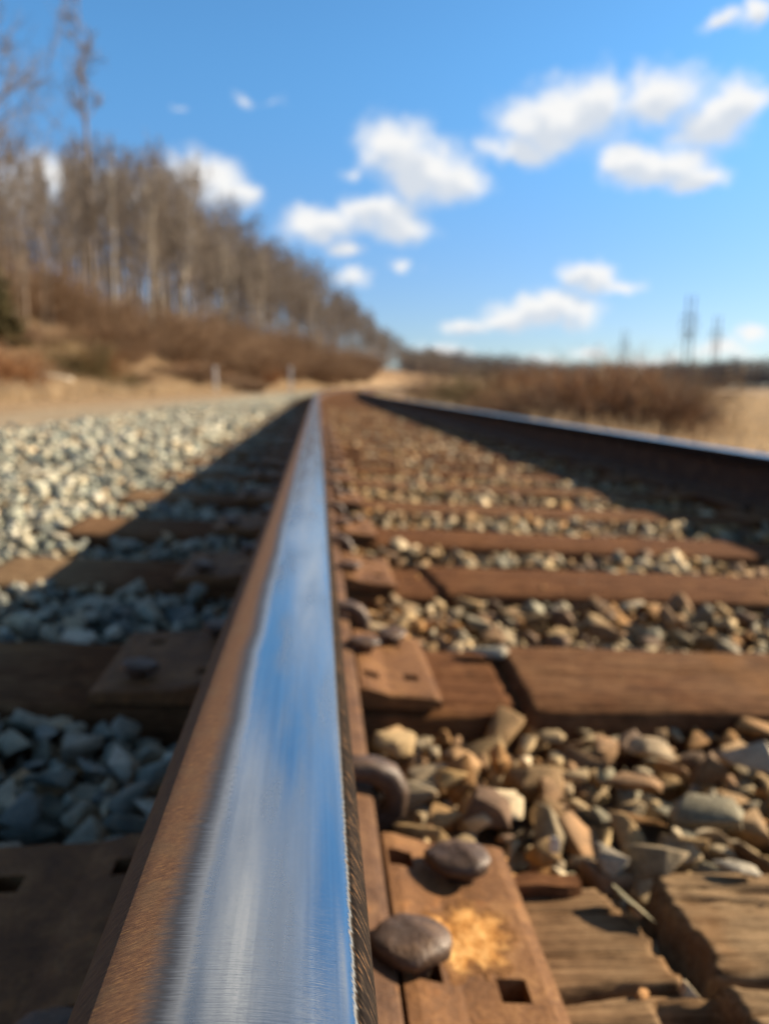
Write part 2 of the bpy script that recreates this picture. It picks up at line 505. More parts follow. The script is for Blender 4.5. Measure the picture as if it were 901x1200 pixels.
HEAD = [(10.5, -54), (14, -49.5), (22, -46), (36.5, -40.5), (38.0, -38.5), (37.6, -26), (37.1, -18.5), (36.4, -12.8), (35.3, -9.2), (33.6, -6.6), (31.8, -5.1), (29.4, -4.15), (25, -3.1), (20, -2.12), (15, -1.3), (10, -0.66), (5, -0.20), (0, 0)]
FIELD = [(-7, -0.12), (-14, -0.5), (-20, -1.0), (-25, -1.7), (-28.4, -2.3), (-28.8, -2.5), (-29.1, -2.8), (-31, -4.6), (-33.2, -7.2), (-35.3, -10.5), (-36.6, -14), (-37.2, -17), (-37.6, -26), (-38.0, -38.5), (-36.5, -40.5), (-22, -46), (-14, -49.5), (-10.5, -54)]
HEAD = HEAD + FIELD
WEB_R = [(9.3, -62), (8.7, -80), (8.6, -110), (9.2, -138), (10.8, -150), (15.5, -158)]
FOOT = [(15.5, -158), (22, -161.5), (34, -164), (70, -171.2), (74.5, -172.8), (76.2, -175.5), (76.2, -184), (75, -185), (-75, -185), (-76.2, -184), (-76.2, -175.5), (-74.5, -172.8), (-70, -171.2), (-34, -164), (-22, -161.5), (-15.5, -158)]
YS = list(np.arange(-1.2, 24.01, 0.42)) + list(np.arange(25.5, 140, 1.5))


def rail(label, s0, lean):
    root = empty('rail', Tv(s0, 0, 0))
    props(root, label, 'rail', 'running rails of the track')

    def strip(name, prof, mat, smooth):
        V, F, UV = [], [], []
        ls, lc = math.sin(lean), math.cos(lean)
        for y in YS:
            for a, b in prof:
                a, b = a / 1000, b / 1000
                p = Tv(s0 + a * lc + b * ls, float(y), -a * ls + b * lc)
                V.append(p - root.location)
        m = len(prof)
        for i in range(len(YS) - 1):
            for j in range(m - 1):
                F.append((i * m + j, i * m + j + 1, (i + 1) * m + j + 1, (i + 1) * m + j))
        o = mesh_obj(name, V, F, mat, root, smooth)
        uvl = o.data.uv_layers.new(name='UVMap')
        for p in o.data.polygons:
            for li in p.loop_indices:
                vi = o.data.loops[li].vertex_index
                a = prof[vi % m][0] / 1000
                uvl.data[li].uv = (a if s0 < 1 else -a, YS[vi // m] + s0 * 3)
        return o
    strip('head', HEAD if s0 < 1 else [(-a, b) for a, b in reversed(HEAD)], 'rail head steel', True)
    strip('web', [(10.5, -54)] + WEB_R, 'rail web steel', True)
    strip('web', [(-a, b) for a, b in reversed([(10.5, -54)] + WEB_R)], 'rail web steel', True)
    strip('foot', FOOT, 'rail side steel', False)
    return root


rail_near = rail('near rail with a bright polished running band beside a rusty brown edge', 0.0, 0.025)
rail_far = rail('far rail across the ties, its dark inner side in shadow', GAUGE, -0.025)
for rr in (rail_near, rail_far):      # one web object per rail: join its two faces
    ws = [c for c in rr.children if c.name.startswith('web')]
    bm = bmesh.new()
    for w in ws:
        bm.from_mesh(w.data)
    me = bpy.data.meshes.new('web')
    bm.to_mesh(me)
    bm.free()
    me.polygons.foreach_set('use_smooth', [True] * len(me.polygons))
    me.materials.append(MATS['rail web steel'])
    old = ws[0].data
    ws[0].data = me
    bpy.data.objects.remove(ws[1])

# ties -------------------------------------------------------------
TIE_Y = [0.372, 0.853, 1.325, 1.755, 2.225, 2.74]
while TIE_Y[-1] < 62:
    TIE_Y.append(TIE_Y[-1] + 0.505 + random.uniform(-0.03, 0.03))
TIE_L, TIE_W, TIE_H = 2.59, 0.205, 0.178
S_MID = GAUGE / 2


def fbm(x, y, seed, octaves=4):
    """cheap value noise on arrays"""
    out = np.zeros_like(x, dtype=float)
    amp, tot = 1.0, 0.0
    for o in range(octaves):
        xi, yi = np.floor(x).astype(int), np.floor(y).astype(int)
        fx, fy = x - xi, y - yi
        fx, fy = fx * fx * (3 - 2 * fx), fy * fy * (3 - 2 * fy)

        def h(a, b):
            v = np.sin(a * 127.1 + b * 311.7 + seed * 74.7 + o * 17.3) * 43758.5453
            return v - np.floor(v)
        v = (h(xi, yi) * (1 - fx) + h(xi + 1, yi) * fx) * (1 - fy) + (h(xi, yi + 1) * (1 - fx) + h(xi + 1, yi + 1) * fx) * fy
        out += amp * v
        tot += amp
        amp *= 0.5
        x, y = x * 2.03, y * 2.03
    return out / tot


def tie_mesh(k, dx, dy):
    nx, ny = int(TIE_L / dx), max(3, int(TIE_W / dy))
    xs, ys = np.linspace(-TIE_L / 2, TIE_L / 2, nx + 1), np.linspace(-TIE_W / 2, TIE_W / 2, ny + 1)
    X, Y = np.meshgrid(xs, ys, indexing='ij')
    Z = (fbm(X * 2, Y * 35, k, 2) - 0.5) * 0.0018 + (fbm(X * 11, Y * 190, k + 50, 3) - 0.5) * (0.0022 if k == 0 else 0.004)
    tone = np.full_like(X, 0.25) + 0.2 * (fbm(X * 2, Y * 6, k + 9, 3) - 0.5)
    s = X + S_MID
    # drying cracks along the grain
    r = np.random.default_rng(100 + k)
    for q in range(r.integers(3, 6) if k > 2 else 10):
        yc, x0, ln = r.uniform(-0.09, 0.09), r.uniform(-1.2, 1.0), r.uniform(0.3, 1.1)
        line = yc + 0.006 * np.sin(X * 9 + q) + 0.012 * (fbm(X * 6, Y * 0 + q, k + q, 3) - 0.5)
        ends = np.clip((X - x0) / 0.1, 0, 1) * np.clip((x0 + ln - X) / 0.1, 0, 1)
        Z -= (0.012 if k > 2 else r.uniform(0.003, 0.012)) * ends * np.exp(-((Y - line) / (0.0028 if k > 2 else r.uniform(0.0010, 0.0020))) ** 2)
    if k == 0:     # nearest tie: the weathered block right of a deep broken gap stands higher
        edge = 0.264 + 0.0035 * np.sin(Y * 70) + 0.016 * (fbm(X * 22, Y * 45, 5, 3) - 0.5) + 0.05 * np.clip(Y - 0.04, 0, 1)
        wide = np.clip((s - edge) / 0.005, 0, 1)
        Z += 0.009 * wide
        low_edge = 0.2505 - 0.20 * np.clip(Y - 0.0, 0, 1) + 0.012 * (fbm(X * 30, Y * 60, 6, 3) - 0.5)
        gap = np.clip((s - low_edge) / 0.006, 0, 1) * (1 - wide) * np.clip((Y + 0.001) / 0.006, 0, 1)
        Z -= 0.026 * gap
        crack = -0.003 + 0.003 * np.sin(s * 35) + 0.005 * (fbm(X * 25, Y * 0, 3, 3) - 0.5)
        on = np.clip((s - 0.12) / 0.05, 0, 1)
        Z -= 0.022 * on * np.exp(-((Y - crack) / 0.0032) ** 2)
        gap2 = np.clip((s - 0.222) / 0.006, 0, 1) * (1 - wide) * np.clip((-0.008 - Y) / 0.006, 0, 1) * np.clip((Y + 0.05) / 0.01, 0, 1)
        Z -= 0.026 * gap2
        Z += 0.004 * np.clip((s - 0.15) / 0.1, 0, 1) * (fbm(X * 30, Y * 130, 78, 3) - 0.5)
        tone += 0.24 + 0.70 * wide + 0.25 * np.clip((s - 0.16) / 0.06, 0, 1)
        Z += wide * (fbm(X * 26, Y * 170, 77, 4) - 0.5) * 0.005
    elif k == 1:   # second tie: adzed seat, slanting step to the untouched wood
        edge = 0.264 + Y * 0.05 + 0.006 * (fbm(X * 0, Y * 40, 9, 3) - 0.5)
        w = np.clip((s - edge) / 0.005, 0, 1)
        Z += 0.010 * w - 0.010 * np.exp(-((s - edge + 0.004) / 0.005) ** 2)
        tone += -0.08 * w - 0.25 * (1 - w)
    elif k == 2:
        edge = 0.235 - Y * 0.1
        w = np.clip((s - edge) / 0.006, 0, 1)
        Z += 0.008 * w
        tone += -0.25
    elif k == 3:
        tone -= 0.35
    else:
        tone += r.uniform(-0.35, 0.2)
    if k > 0:
        tone += (0.85 if k == 2 else 0.5) * np.clip((-0.22 - s) / 0.2, 0, 1)
    # worn arrises
    e = np.minimum(np.minimum(ys - ys[0], ys[-1] - ys)[None, :] + 0 * X, np.minimum(X - xs[0], xs[-1] - X))
    Z -= 0.006 * np.exp(-e / 0.007) + 0.006 * np.exp(-e / 0.02) * fbm(X * 14, Y * 14, k + 31, 3)
    top = np.stack([X, Y, Z], -1).reshape(-1, 3)
    idx = np.arange((nx + 1) * (ny + 1)).reshape(nx + 1, ny + 1)
    F = [np.stack([idx[:-1, :-1], idx[1:, :-1], idx[1:, 1:], idx[:-1, 1:]], -1).reshape(-1, 4)]
    ring = np.concatenate([idx[:, 0], idx[-1, 1:], idx[-2::-1, -1], idx[0, -2:0:-1]])
    V = [top]
    base = len(top)
    prev = ring
    m = len(ring)
    for d in (0.03, 0.08, TIE_H):
        lo = top[ring].copy()
        lo[:, 2] = -d
        lo[:, 1] += (fbm(lo[:, 0] * 6, lo[:, 0] * 0 + d * 60, k + 3, 3) - 0.5) * 0.006
        V.append(lo)
        cur = base + np.arange(m)
        base += m
        F.append(np.stack([prev, np.roll(cur, 0), np.roll(cur, -1), np.roll(prev, -1)], -1)[:, [0, 1, 2, 3]])
        prev = cur
    V, F = np.concatenate(V), np.concatenate(F)
    me = fast_mesh('crosstie', V, F)
    at = me.attributes.new('wood_tone', 'FLOAT', 'POINT')
    tt = np.concatenate([tone.ravel(), np.full(len(V) - len(top), float(tone.mean()))])
    at.data.foreach_set('value', tt.astype(np.float32))
    return me


TIE_LABEL = ['nearest wooden crosstie, greyish brown and split by a deep broken gap beside the rusty plate',
             'second wooden crosstie from the camera, reddish brown with a slanting step',
             'third wooden crosstie from the camera, dark red-brown with a smooth top',
             'fourth wooden crosstie from the camera, the darkest brown one',
             'fifth wooden crosstie from the camera, orange-brown with shaded right end',
             'sixth wooden crosstie from the camera, partly in the far rail shadow']
far_ties = [tie_mesh(20 + q, 0.05, 0.02) for q in range(4)]
for k, y in enumerate(TIE_Y):
    me = tie_mesh(k, 0.004, 0.0022) if k == 0 else tie_mesh(k, 0.007, 0.004) if k < 3 else tie_mesh(k, 0.016, 0.008) if k < 8 else far_ties[k % 4]
    o = link_mesh('crosstie', me, 'tie wood', smooth=True)
    o.location = Tv(S_MID, y, TIE_N)
    skew = 0.0 if k < 2 else random.uniform(-0.008, 0.008)
    o.rotation_euler = Matrix.Rotation(heading(y) + skew, 3, 'Z').to_4x4().to_euler() if False else (Matrix.Rotation(heading(y) + skew, 3, 'Z') @ Matrix.Rotation(CANT, 3, 'Y')).to_euler()
    lab = TIE_LABEL[k] if k < 6 else ('weathered brown crosstie beyond the sixth, half buried in tan ballast' if k < 20 else 'distant brown crosstie where the track narrows towards the bend')
    props(o, lab, 'crosstie', 'wooden crossties along the track' if k < 6 else ('crossties in the middle of the track' if k < 20 else 'crossties far down the track'))


# tie plates ---------------------------------------------------------
def plate_mesh(name, flip, holes):
    """rolled plate with two shoulders and square spike holes, x across the track"""
    hx = 0.0085
    prof = [(-0.205, 0.0105), (-0.198, 0.0125), (-0.12, 0.0165), (-0.098, 0.0225), (-0.084, 0.0245), (-0.0785, 0.0245), (-0.0780, 0.0185),
            (0.0780, 0.0185), (0.0785, 0.0245), (0.086, 0.0240), (0.098, 0.0205), (0.112, 0.0165), (0.160, 0.0135), (0.168, 0.0110)]
    if flip:
        prof = [(-a, b) for a, b in reversed(prof)]
    px = np.array([a for a, _ in prof])
    pz = np.array([b for _, b in prof])
    xs = set(px.tolist())
    ys = {-0.0985, -0.0955, 0.0955, 0.0985}
    for hxc, hyc in holes:
        xs |= {hxc - hx, hxc + hx}
        ys |= {hyc - hx, hyc + hx}
    xs, ys = sorted(xs), sorted(ys)
    bm = bmesh.new()
    vt = {}
    for i, x in enumerate(xs):
        for j, y in enumerate(ys):
            z = float(np.interp(x, px, pz))
            if j in (0, len(ys) - 1):
                z -= 0.002
            vt[i, j] = bm.verts.new((x, y, z))
    vb = {}

    def low(i, j):
        if (i, j) not in vb:
            vb[i, j] = bm.verts.new((xs[i], ys[j], 0.0))
        return vb[i, j]

    def solid(i, j):
        if not (0 <= i < len(xs) - 1 and 0 <= j < len(ys) - 1):
            return False
        cx, cy = (xs[i] + xs[i + 1]) / 2, (ys[j] + ys[j + 1]) / 2
        return not any(abs(cx - a) < hx and abs(cy - b) < hx for a, b in holes)
    for i in range(len(xs) - 1):
        for j in range(len(ys) - 1):
            if not solid(i, j):
                continue
            bm.faces.new((vt[i, j], vt[i + 1, j], vt[i + 1, j + 1], vt[i, j + 1]))
            for (di, dj), (a, b) in {(-1, 0): ((i, j + 1), (i, j)), (1, 0): ((i + 1, j), (i + 1, j + 1)), (0, -1): ((i, j), (i + 1, j)), (0, 1): ((i + 1, j + 1), (i, j + 1))}.items():
                if not solid(i + di, j + dj):
                    bm.faces.new((vt[b], vt[a], low(*a), low(*b)))
    bm.normal_update()
    me = bpy.data.meshes.new(name)
    bm.to_mesh(me)
    bm.free()
    return me


HOLES_NEAR = [(0.0955, -0.060), (0.0925, 0.062), (0.122, -0.052), (0.122, 0.040), (-0.0925, 0.060), (-0.0925, -0.060), (-0.165, -0.055), (-0.165, 0.055)]
HOLES_NEAR = [(0.0930, -0.030), (0.0890, 0.068), (0.1412, -0.039), (0.1295, 0.060), (-0.0925, 0.060), (-0.0925, -0.060), (-0.165, -0.055), (-0.165, 0.055)]
HOLES_STD = [(0.0925, 0.056), (0.0925, -0.056), (0.140, -0.046), (0.130, 0.064), (-0.0925, 0.060), (-0.0925, -0.060), (-0.165, -0.055), (-0.165, 0.055)]
plate_near = plate_mesh('tie_plate', False, HOLES_NEAR)
plate_std = plate_mesh('tie_plate', False, HOLES_STD)
plate_flip = plate_mesh('tie_plate', True, [(-a, b) for a, b in HOLES_STD])


def track_rot(y, turn=0.0):
    return (Matrix.Rotation(heading(y), 3, 'Z') @ Matrix.Rotation(CANT, 3, 'Y') @ Matrix.Rotation(turn, 3, 'Z')).to_euler()


def spike_mesh(seed=0):
    """rail spike: square shank, oval domed head reaching over to -x"""
    bm = bmesh.new()
    rings = []
    n = 28
    spec = [(-0.100, 0.007, 0.007, 0.0, 0.2), (-0.010, 0.0078, 0.0078, 0.0, 0.2), (-0.002, 0.0085, 0.0085, 0.0, 0.25), (0.000, 0.0150, 0.0130, -0.002, 0.7),
            (0.0015, 0.0192, 0.0155, -0.003, 0.9), (0.0045, 0.0200, 0.0163, -0.003, 1.0), (0.0064, 0.0192, 0.0156, -0.003, 1.0), (0.0078, 0.0166, 0.0136, -0.0028, 1.0), (0.0088, 0.0110, 0.0092, -0.0025, 1.0), (0.0091, 0.0040, 0.0034, -0.002, 1.0)]
    for z, a, b, ox, rd in spec:
        ring = []
        for k in range(n):
            t = 2 * math.pi * k / n
            c, s = math.cos(t), math.sin(t)
            p = 2.0 / (2.0 if rd >= 0.99 else 2.0 + (1 - rd) * 9)
            x = math.copysign(abs(c) ** p, c) * a
            y = math.copysign(abs(s) ** p, s) * b
            if z >= 0.0:
                y *= 1 - 0.30 * max(0.0, -c)          # the head narrows towards the rail
                y *= 1 + 0.05 * math.sin(3 * t + 1)
                x *= 1 + 0.04 * math.sin(2 * t + 2)
            ring.append(bm.verts.new((x + ox, y, z + (0.0012 * c if z > 0 else 0))))
        rings.append(ring)
    for ring in rings[3:]:
        for v in ring:
            q = v.co * 150
            v.co.z += 0.0009 * math.sin(q.x * 1.1 + seed) * math.sin(q.y * 1.3 + 2 * seed) + 0.0004 * math.sin(q.x * 3.1 + q.y * 2.3)
            v.co.y *= 1 + 0.05 * math.sin(q.x * 1.7 + seed)
    for a, b in zip(rings, rings[1:]):
        for k in range(n):
            bm.faces.new((a[k], a[(k + 1) % n], b[(k + 1) % n], b[k]))
    bm.faces.new(rings[-1])
    bm.faces.new(list(reversed(rings[0])))
    me = bpy.data.meshes.new('rail_spike')
    bm.to_mesh(me)
    bm.free()
    return me


SPIKES = [spike_mesh(q * 1.7) for q in range(4)]


def spike(s, y, n, turn, label, group, tilt=(0, 0), scale=1.0):
    o = link_mesh('rail_spike', SPIKES[int(abs(s * 1000) + y * 10) % 4], 'spike steel', smooth=True)
    o.location = Tv(s, y, n)
    o.rotation_euler = (track_rot(y).to_matrix() @ Matrix.Rotation(turn, 3, 'Z') @ Matrix.Rotation(tilt[0], 3, 'X') @ Matrix.Rotation(tilt[1], 3, 'Y')).to_euler()
    o.scale = (scale,) * 3
    return props(o, label, 'rail spike', group)


FOOT_N = -0.1735      # top of the foot's edge
for k, y in enumerate(TIE_Y[:44]):
    near = link_mesh('tie_plate', plate_near if k == 0 else plate_std, 'plate steel')
    near.location = Tv(-0.0035, y + (0.022 if k == 0 else 0), TIE_N + 0.001)
    near.rotation_euler = track_rot(y, 0.0 if k < 2 else random.uniform(-0.01, 0.01))
    props(near, ['big rusty tie plate under the near rail with orange rust flakes and open square hole', 'tan rusty tie plate under the near rail on the second tie',
                 'brown tie plate under the near rail on the third tie', 'brown tie plate under the near rail on the fourth tie'][k] if k < 4 else 'small brown tie plate under the near rail on a distant tie',
          'tie plate', 'tie plates of the near rail' if k < 4 else 'distant tie plates of the near rail')
    bv = near.modifiers.new('bevel', 'BEVEL')
    bv.width, bv.segments, bv.limit_method, bv.angle_limit = 0.0016, 2, 'ANGLE', R(35)
    if k == 0:
        plate0 = near
    if 2 <= k:
        fr = link_mesh('tie_plate', plate_flip, 'plate steel')
        fr.location = Tv(GAUGE + 0.0035, y, TIE_N + 0.001)
        fr.rotation_euler = track_rot(y)
        props(fr, 'shadowed tie plate under the far rail', 'tie plate', 'tie plates of the far rail')
    # spikes
    pn = TIE_N + 0.001
    ordn = ['nearest', 'second', 'third', 'fourth'][k] if k < 4 else None
    gname = 'rail spikes beside the near rail' if k < 4 else 'distant rail spikes beside the near rail'
    if k == 0:
        spike(0.0830, y - 0.0015, pn + 0.030, 0.10, 'smooth domed spike head overlapping the near rail foot on the nearest plate', gname, (0.06, 0.10), 1.16)
        spike(0.1265, y + 0.082, pn + 0.0235, -0.3, 'flat oval spike head out on the nearest plate away from the rail', gname, (0.03, -0.02), 1.12)
    elif k < 12:
        spike(0.0870, y - 0.056 + (0.073 if k == 1 else 0), pn + 0.031, 0.0, f'dark spike holding the near rail foot on the {ordn} tie, track side' if ordn else 'small dark spike holding the near rail foot on a distant tie', gname, (random.uniform(-.08, .08), 0.08))
        if k == 1:
            spike(0.1265, y + 0.073, pn + 0.024, 0.5, 'dark spike on the outer far corner of the second tie plate', gname, (0.1, 0.05))
        elif k > 2:
            spike(0.1225, y + 0.056, pn + 0.022, 0.3, f'dark spike on the plate of the {ordn} tie, away from the rail' if ordn else 'small dark spike out on a distant tie plate', gname)
    if k < 12:
        spike(-0.0965, y + (-0.060 if k == 0 else 0.060), pn + 0.031, math.pi, f'shadowed spike against the outer foot of the near rail on the {ordn} tie' if ordn else 'small shadowed spike against the outer rail foot on a distant tie', 'shadowed spikes outside the near rail', (0, 0.06))
        if k in (1, 2, 3, 4, 5):
            spike(-0.1685, y - 0.055, pn + 0.022, math.pi, f'shadowed spike on the outer end of the {ordn} tie plate' if ordn else 'small shadowed spike on the outer end of a distant plate', 'shadowed spikes on the outer plate ends')
    if 2 <= k < 14:
        spike(GAUGE - 0.092, y + 0.056, pn + 0.031, math.pi, 'shadowed spike at the inner foot of the far rail', 'rail spikes at the far rail')

# rust flakes caked on the nearest plate
V, F = [], []
nr, na = 34, 130
for i in range(nr + 1):
    for j in range(na):
        t, r = 2 * math.pi * j / na, i / nr
        rr = r * (1 + 0.16 * math.sin(2 * t + 1) + 0.09 * math.sin(5 * t) + 0.06 * math.sin(9 * t + 2) + 0.04 * math.sin(17 * t) + 0.03 * math.sin(31 * t + 1))
        rr *= 1 + r * 0.18 * (float(fbm(np.array([math.cos(t) * 5 + 20]), np.array([math.sin(t) * 5 + 20]), 4, 4)[0]) - 0.5)
        x, y = rr * 0.0255 * math.cos(t), rr * 0.037 * math.sin(t)
        V.append([x, y, 0])
V = np.array(V)
lump = 0.5 * fbm(V[:, 0] * 190 + 40, V[:, 1] * 190 + 40, 8, 2) + 0.5 * fbm(V[:, 0] * 800 + 40, V[:, 1] * 800 + 40, 9, 3)
rad = np.repeat(np.arange(nr + 1) / nr, na)
V[:, 2] = (np.clip(1 - rad ** 2, 0, 1) ** 0.5) * (0.0002 + 0.0018 * np.clip(lump - 0.30, 0, 1) * np.clip(1.2 - rad, 0, 1)) - 0.0004 * (rad > 0.99)
px_, pz_ = V[:, 0] + 0.1245, np.interp(V[:, 0] + 0.1245, [0.0785, 0.086, 0.098, 0.112, 0.160, 0.168], [0.0245, 0.0240, 0.0205, 0.0165, 0.0135, 0.0110])
V[:, 2] += pz_ + 0.0003
V[:, 0] += 0.1245
V[:, 1] += 0.000
for i in range(nr):
    for j in range(na):
        F.append((i * na + j, (i + 1) * na + j, (i + 1) * na + (j + 1) % na, i * na + (j + 1) % na))
fl = mesh_obj('rust_flakes', V, F, 'rust flakes', plate0, True)
fl.data.attributes.new('crust', 'FLOAT', 'POINT').data.foreach_set('value', np.clip((1 - rad) * 1.75 + 0.5 * (lump - 0.5), 0, 1).astype(np.float32))
fl['label'] = 'bright orange crust of rust flakes on the plate'


# rail anchors ---------------------------------------------------------
def anchor_mesh():
    path = [(0.046, -0.1590), (0.060, -0.1588), (0.076, -0.1600), (0.0885, -0.1660), (0.0955, -0.1780), (0.0945, -0.1920), (0.0850, -0.2010), (0.0700, -0.2040), (0.030, -0.2020), (-0.05, -0.2020)]
    thick = [0.0055, 0.0090, 0.0110, 0.0120, 0.0120, 0.0115, 0.0105, 0.0090, 0.007, 0.007]
    bm = bmesh.new()
    rings = []
    for i, ((s, n), t) in enumerate(zip(path, thick)):
        a, b = path[max(i - 1, 0)], path[min(i + 1, len(path) - 1)]
        d = Vector((b[0] - a[0], b[1] - a[1])).normalized()
        nx, nz = d.y, -d.x
        ring = []
        for k in range(16):
            q = 2 * math.pi * k / 16
            c_, s_ = math.cos(q), math.sin(q)
            u = math.copysign(abs(c_) ** 0.6, c_) * t
            w = math.copysign(abs(s_) ** 0.6, s_) * 0.013
            ring.append(bm.verts.new((s + nx * u * 0.85, w * 0.85, n + nz * u * 0.85)))
        rings.append(ring)
    for a, b in zip(rings, rings[1:]):
        for k in range(16):
            bm.faces.new((a[k], b[k], b[(k + 1) % 16], a[(k + 1) % 16]))
    bm.faces.new(rings[0])
    bm.faces.new(list(reversed(rings[-1])))
    bmesh.ops.recalc_face_normals(bm, faces=bm.faces)
    me = bpy.data.meshes.new('rail_anchor')
    bm.to_mesh(me)
    bm.free()
    return me


AN = anchor_mesh()
for k, y in enumerate(TIE_Y[:6]):
    o = link_mesh('rail_anchor', AN, 'spike steel', smooth=True)
    o.location = Tv(-0.004, y + TIE_W / 2 + (0.072 if k == 0 else 0.03), 0)
    o.rotation_euler = track_rot(y)
    props(o, ['curved dark rail anchor hooked over the near rail foot past the nearest tie', 'rail anchor hooked on the near rail foot past the second tie', 'rail anchor hooked on the near rail foot past the third tie',
              'rail anchor hooked on the near rail foot past the fourth tie', 'rail anchor hooked on the near rail foot past the fifth tie', 'rail anchor hooked on the near rail foot past the sixth tie'][k], 'rail anchor', 'rail anchors on the near rail')


# ------------------------------------------------------------------ terrain
def smooth(a, b, x):
    t = np.clip((x - a) / (b - a), 0, 1)
    return t * t * (3 - 2 * t)


BALLAST_L = -2.4


def terrain(x, y):
    """ground height in the world; d is the distance right of the near rail"""
    x, y = np.asarray(x, float), np.asarray(y, float)
    d = x - XR - curve_x(np.clip(y, -50, 420))
    z = np.full_like(d, -0.13)
    z = np.where(d < -2.2, -0.13 + 0.16 * smooth(-3.0, -6.5, d), z)
    bank = np.clip(-d - 6.3, 0, None)
    rise = 5.2 * smooth(0, 15, bank) + 5.5 * smooth(12, 60, bank)
    fade = 1 - 0.45 * smooth(120, 320, y)
    z = z + rise * fade + 0.35 * smooth(0, 5, bank) * (fbm(x * 0.35 + 50, y * 0.22 + 50, 3, 3) - 0.5) * 2
    rgt = np.clip(d - 2.9, 0, None)
    z = z - 0.27 * smooth(0.5, 1.7, d) - 0.88 * smooth(0, 3.6, rgt)
    z = z + 0.22 * smooth(2, 8, rgt) * (fbm(x * 0.25 + 90, y * 0.18 + 90, 4, 3) - 0.5)
    # far country behind everything stays level
    lvl = smooth(430, 700, np.hypot(x, y))
    return z * (1 - lvl) + (-0.9) * lvl


def axis(parts):
    out = []
    for a, b, st in parts:
        out += list(np.arange(a, b, st))
    return np.array(out + [parts[-1][1]])


gx = axis([(-2500, -300, 200), (-300, -80, 10), (-80, -30, 3), (-30, 30, 0.7), (30, 80, 3), (80, 300, 10), (300, 2500, 200)])
gy = axis([(-400, -40, 40), (-40, -4, 4), (-4, 60, 0.8), (60, 160, 2), (160, 460, 8), (460, 3000, 160)])
X, Y = np.meshgrid(gx, gy, indexing='ij')
Z = terrain(X, Y)
idx = np.arange(X.size).reshape(X.shape)
me = fast_mesh('ground', np.stack([X, Y, Z], -1).reshape(-1, 3), np.stack([idx[:-1, :-1], idx[1:, :-1], idx[1:, 1:], idx[:-1, 1:]], -1).reshape(-1, 4))
D = X - XR - curve_x(np.clip(Y, -50, 420))
lit = 0.32 + 0.55 * smooth(-10.5, -15, D) + 0.35 * smooth(2.0, 3.5, D) * (1 - smooth(7, 11, D))
me.attributes.new('litter', 'FLOAT', 'POINT').data.foreach_set('value', lit.ravel().astype(np.float32))
gr = link_mesh('ground', me, 'dry ground', smooth=True)
gr['kind'] = 'structure'


def ribbon(name, d0, d1, zfn, mat, y0, y1, step, nx=6):
    V, F = [], []
    ys = np.arange(y0, y1 + step, step)
    for y in ys:
        for i in range(nx + 1):
            d = d0 + (d1 - d0) * i / nx
            x = XR + d + float(curve_x(y))
            V.append((x, y, zfn(d, x, y)))
    m = nx + 1
    for i in range(len(ys) - 1):
        for j in range(nx):
            F.append((i * m + j, i * m + j + 1, (i + 1) * m + j + 1, (i + 1) * m + j))
    o = mesh_obj(name, V, F, mat, smooth=True)
    o['kind'] = 'structure'
    return o


ribbon('gravel_road', -4.5, -2.3, lambda d, x, y: float(terrain(x, y)) + 0.05 * min(1, (d + 4.5) / 0.3, 1) + 0.012, 'gravel road', -4, 200, 2.0, 12)


def bed_n(s):
    """ballast surface as height over the world, by distance s from the near rail"""
    s = np.asarray(s, float)
    plane = ZR - np.clip(s, -0.62, 9) * SC + TIE_N * CC
    z = plane - 0.020
    z = z - 0.20 * smooth(-2.15, BALLAST_L - 0.25, s)
    z = z - 0.75 * smooth(2.25, 3.6, s)
    return z


ribbon('ballast_bed', -2.75, 3.6, lambda d, x, y: float(bed_n(d)) - 0.055, 'ballast fines', -2, 150, 0.8, 40)

# ------------------------------------------------------------------ ballast stones
def rock_proto(seed, npts, sub):
    r = np.random.default_rng(seed)
    bm = bmesh.new()
    pts = r.uniform(-1, 1, size=(npts, 3))
    nrm = (np.abs(pts) ** 3.2).sum(1) ** (1 / 3.2)
    pts = pts / nrm[:, None] * r.uniform(0.8, 1.05, (npts, 1))
    pts *= np.array([1.0, r.uniform(0.75, 0.98), r.uniform(0.65, 0.95)])
    for p in pts:
        bm.verts.new(p)
    res = bmesh.ops.convex_hull(bm, input=bm.verts)
    bmesh.ops.delete(bm, geom=[v for v in bm.verts if not v.link_faces], context='VERTS')
    if sub:
        bmesh.ops.bevel(bm, geom=list(bm.edges), offset=0.025, offset_type='OFFSET', segments=1, profile=0.5, affect='EDGES', clamp_overlap=True)
        bmesh.ops.triangulate(bm, faces=bm.faces)
        bmesh.ops.subdivide_edges(bm, edges=list(bm.edges), cuts=1, use_grid_fill=True)
        bmesh.ops.triangulate(bm, faces=bm.faces)
        bmesh.ops.smooth_vert(bm, verts=bm.verts, factor=0.03, use_axis_x=True, use_axis_y=True, use_axis_z=True)
        for v in bm.verts:
            q = v.co * 3.1
            v.co *= 1 + 0.035 * math.sin(q.x * 2.3 + seed) * math.sin(q.y * 2.9 + 1) + 0.025 * math.sin(q.z * 5 + q.x * 4)
    bmesh.ops.triangulate(bm, faces=bm.faces)
    bmesh.ops.recalc_face_normals(bm, faces=bm.faces)
    bm.verts.index_update()
    V = np.array([v.co[:] for v in bm.verts])
    F = np.array([[v.index for v in f.verts] for f in bm.faces])
    bm.free()
    return V, F


LOW = [rock_proto(s, 9, False) for s in range(28)]
HIGH = [rock_proto(s + 400, 9 + s % 4, True) for s in range(26)]

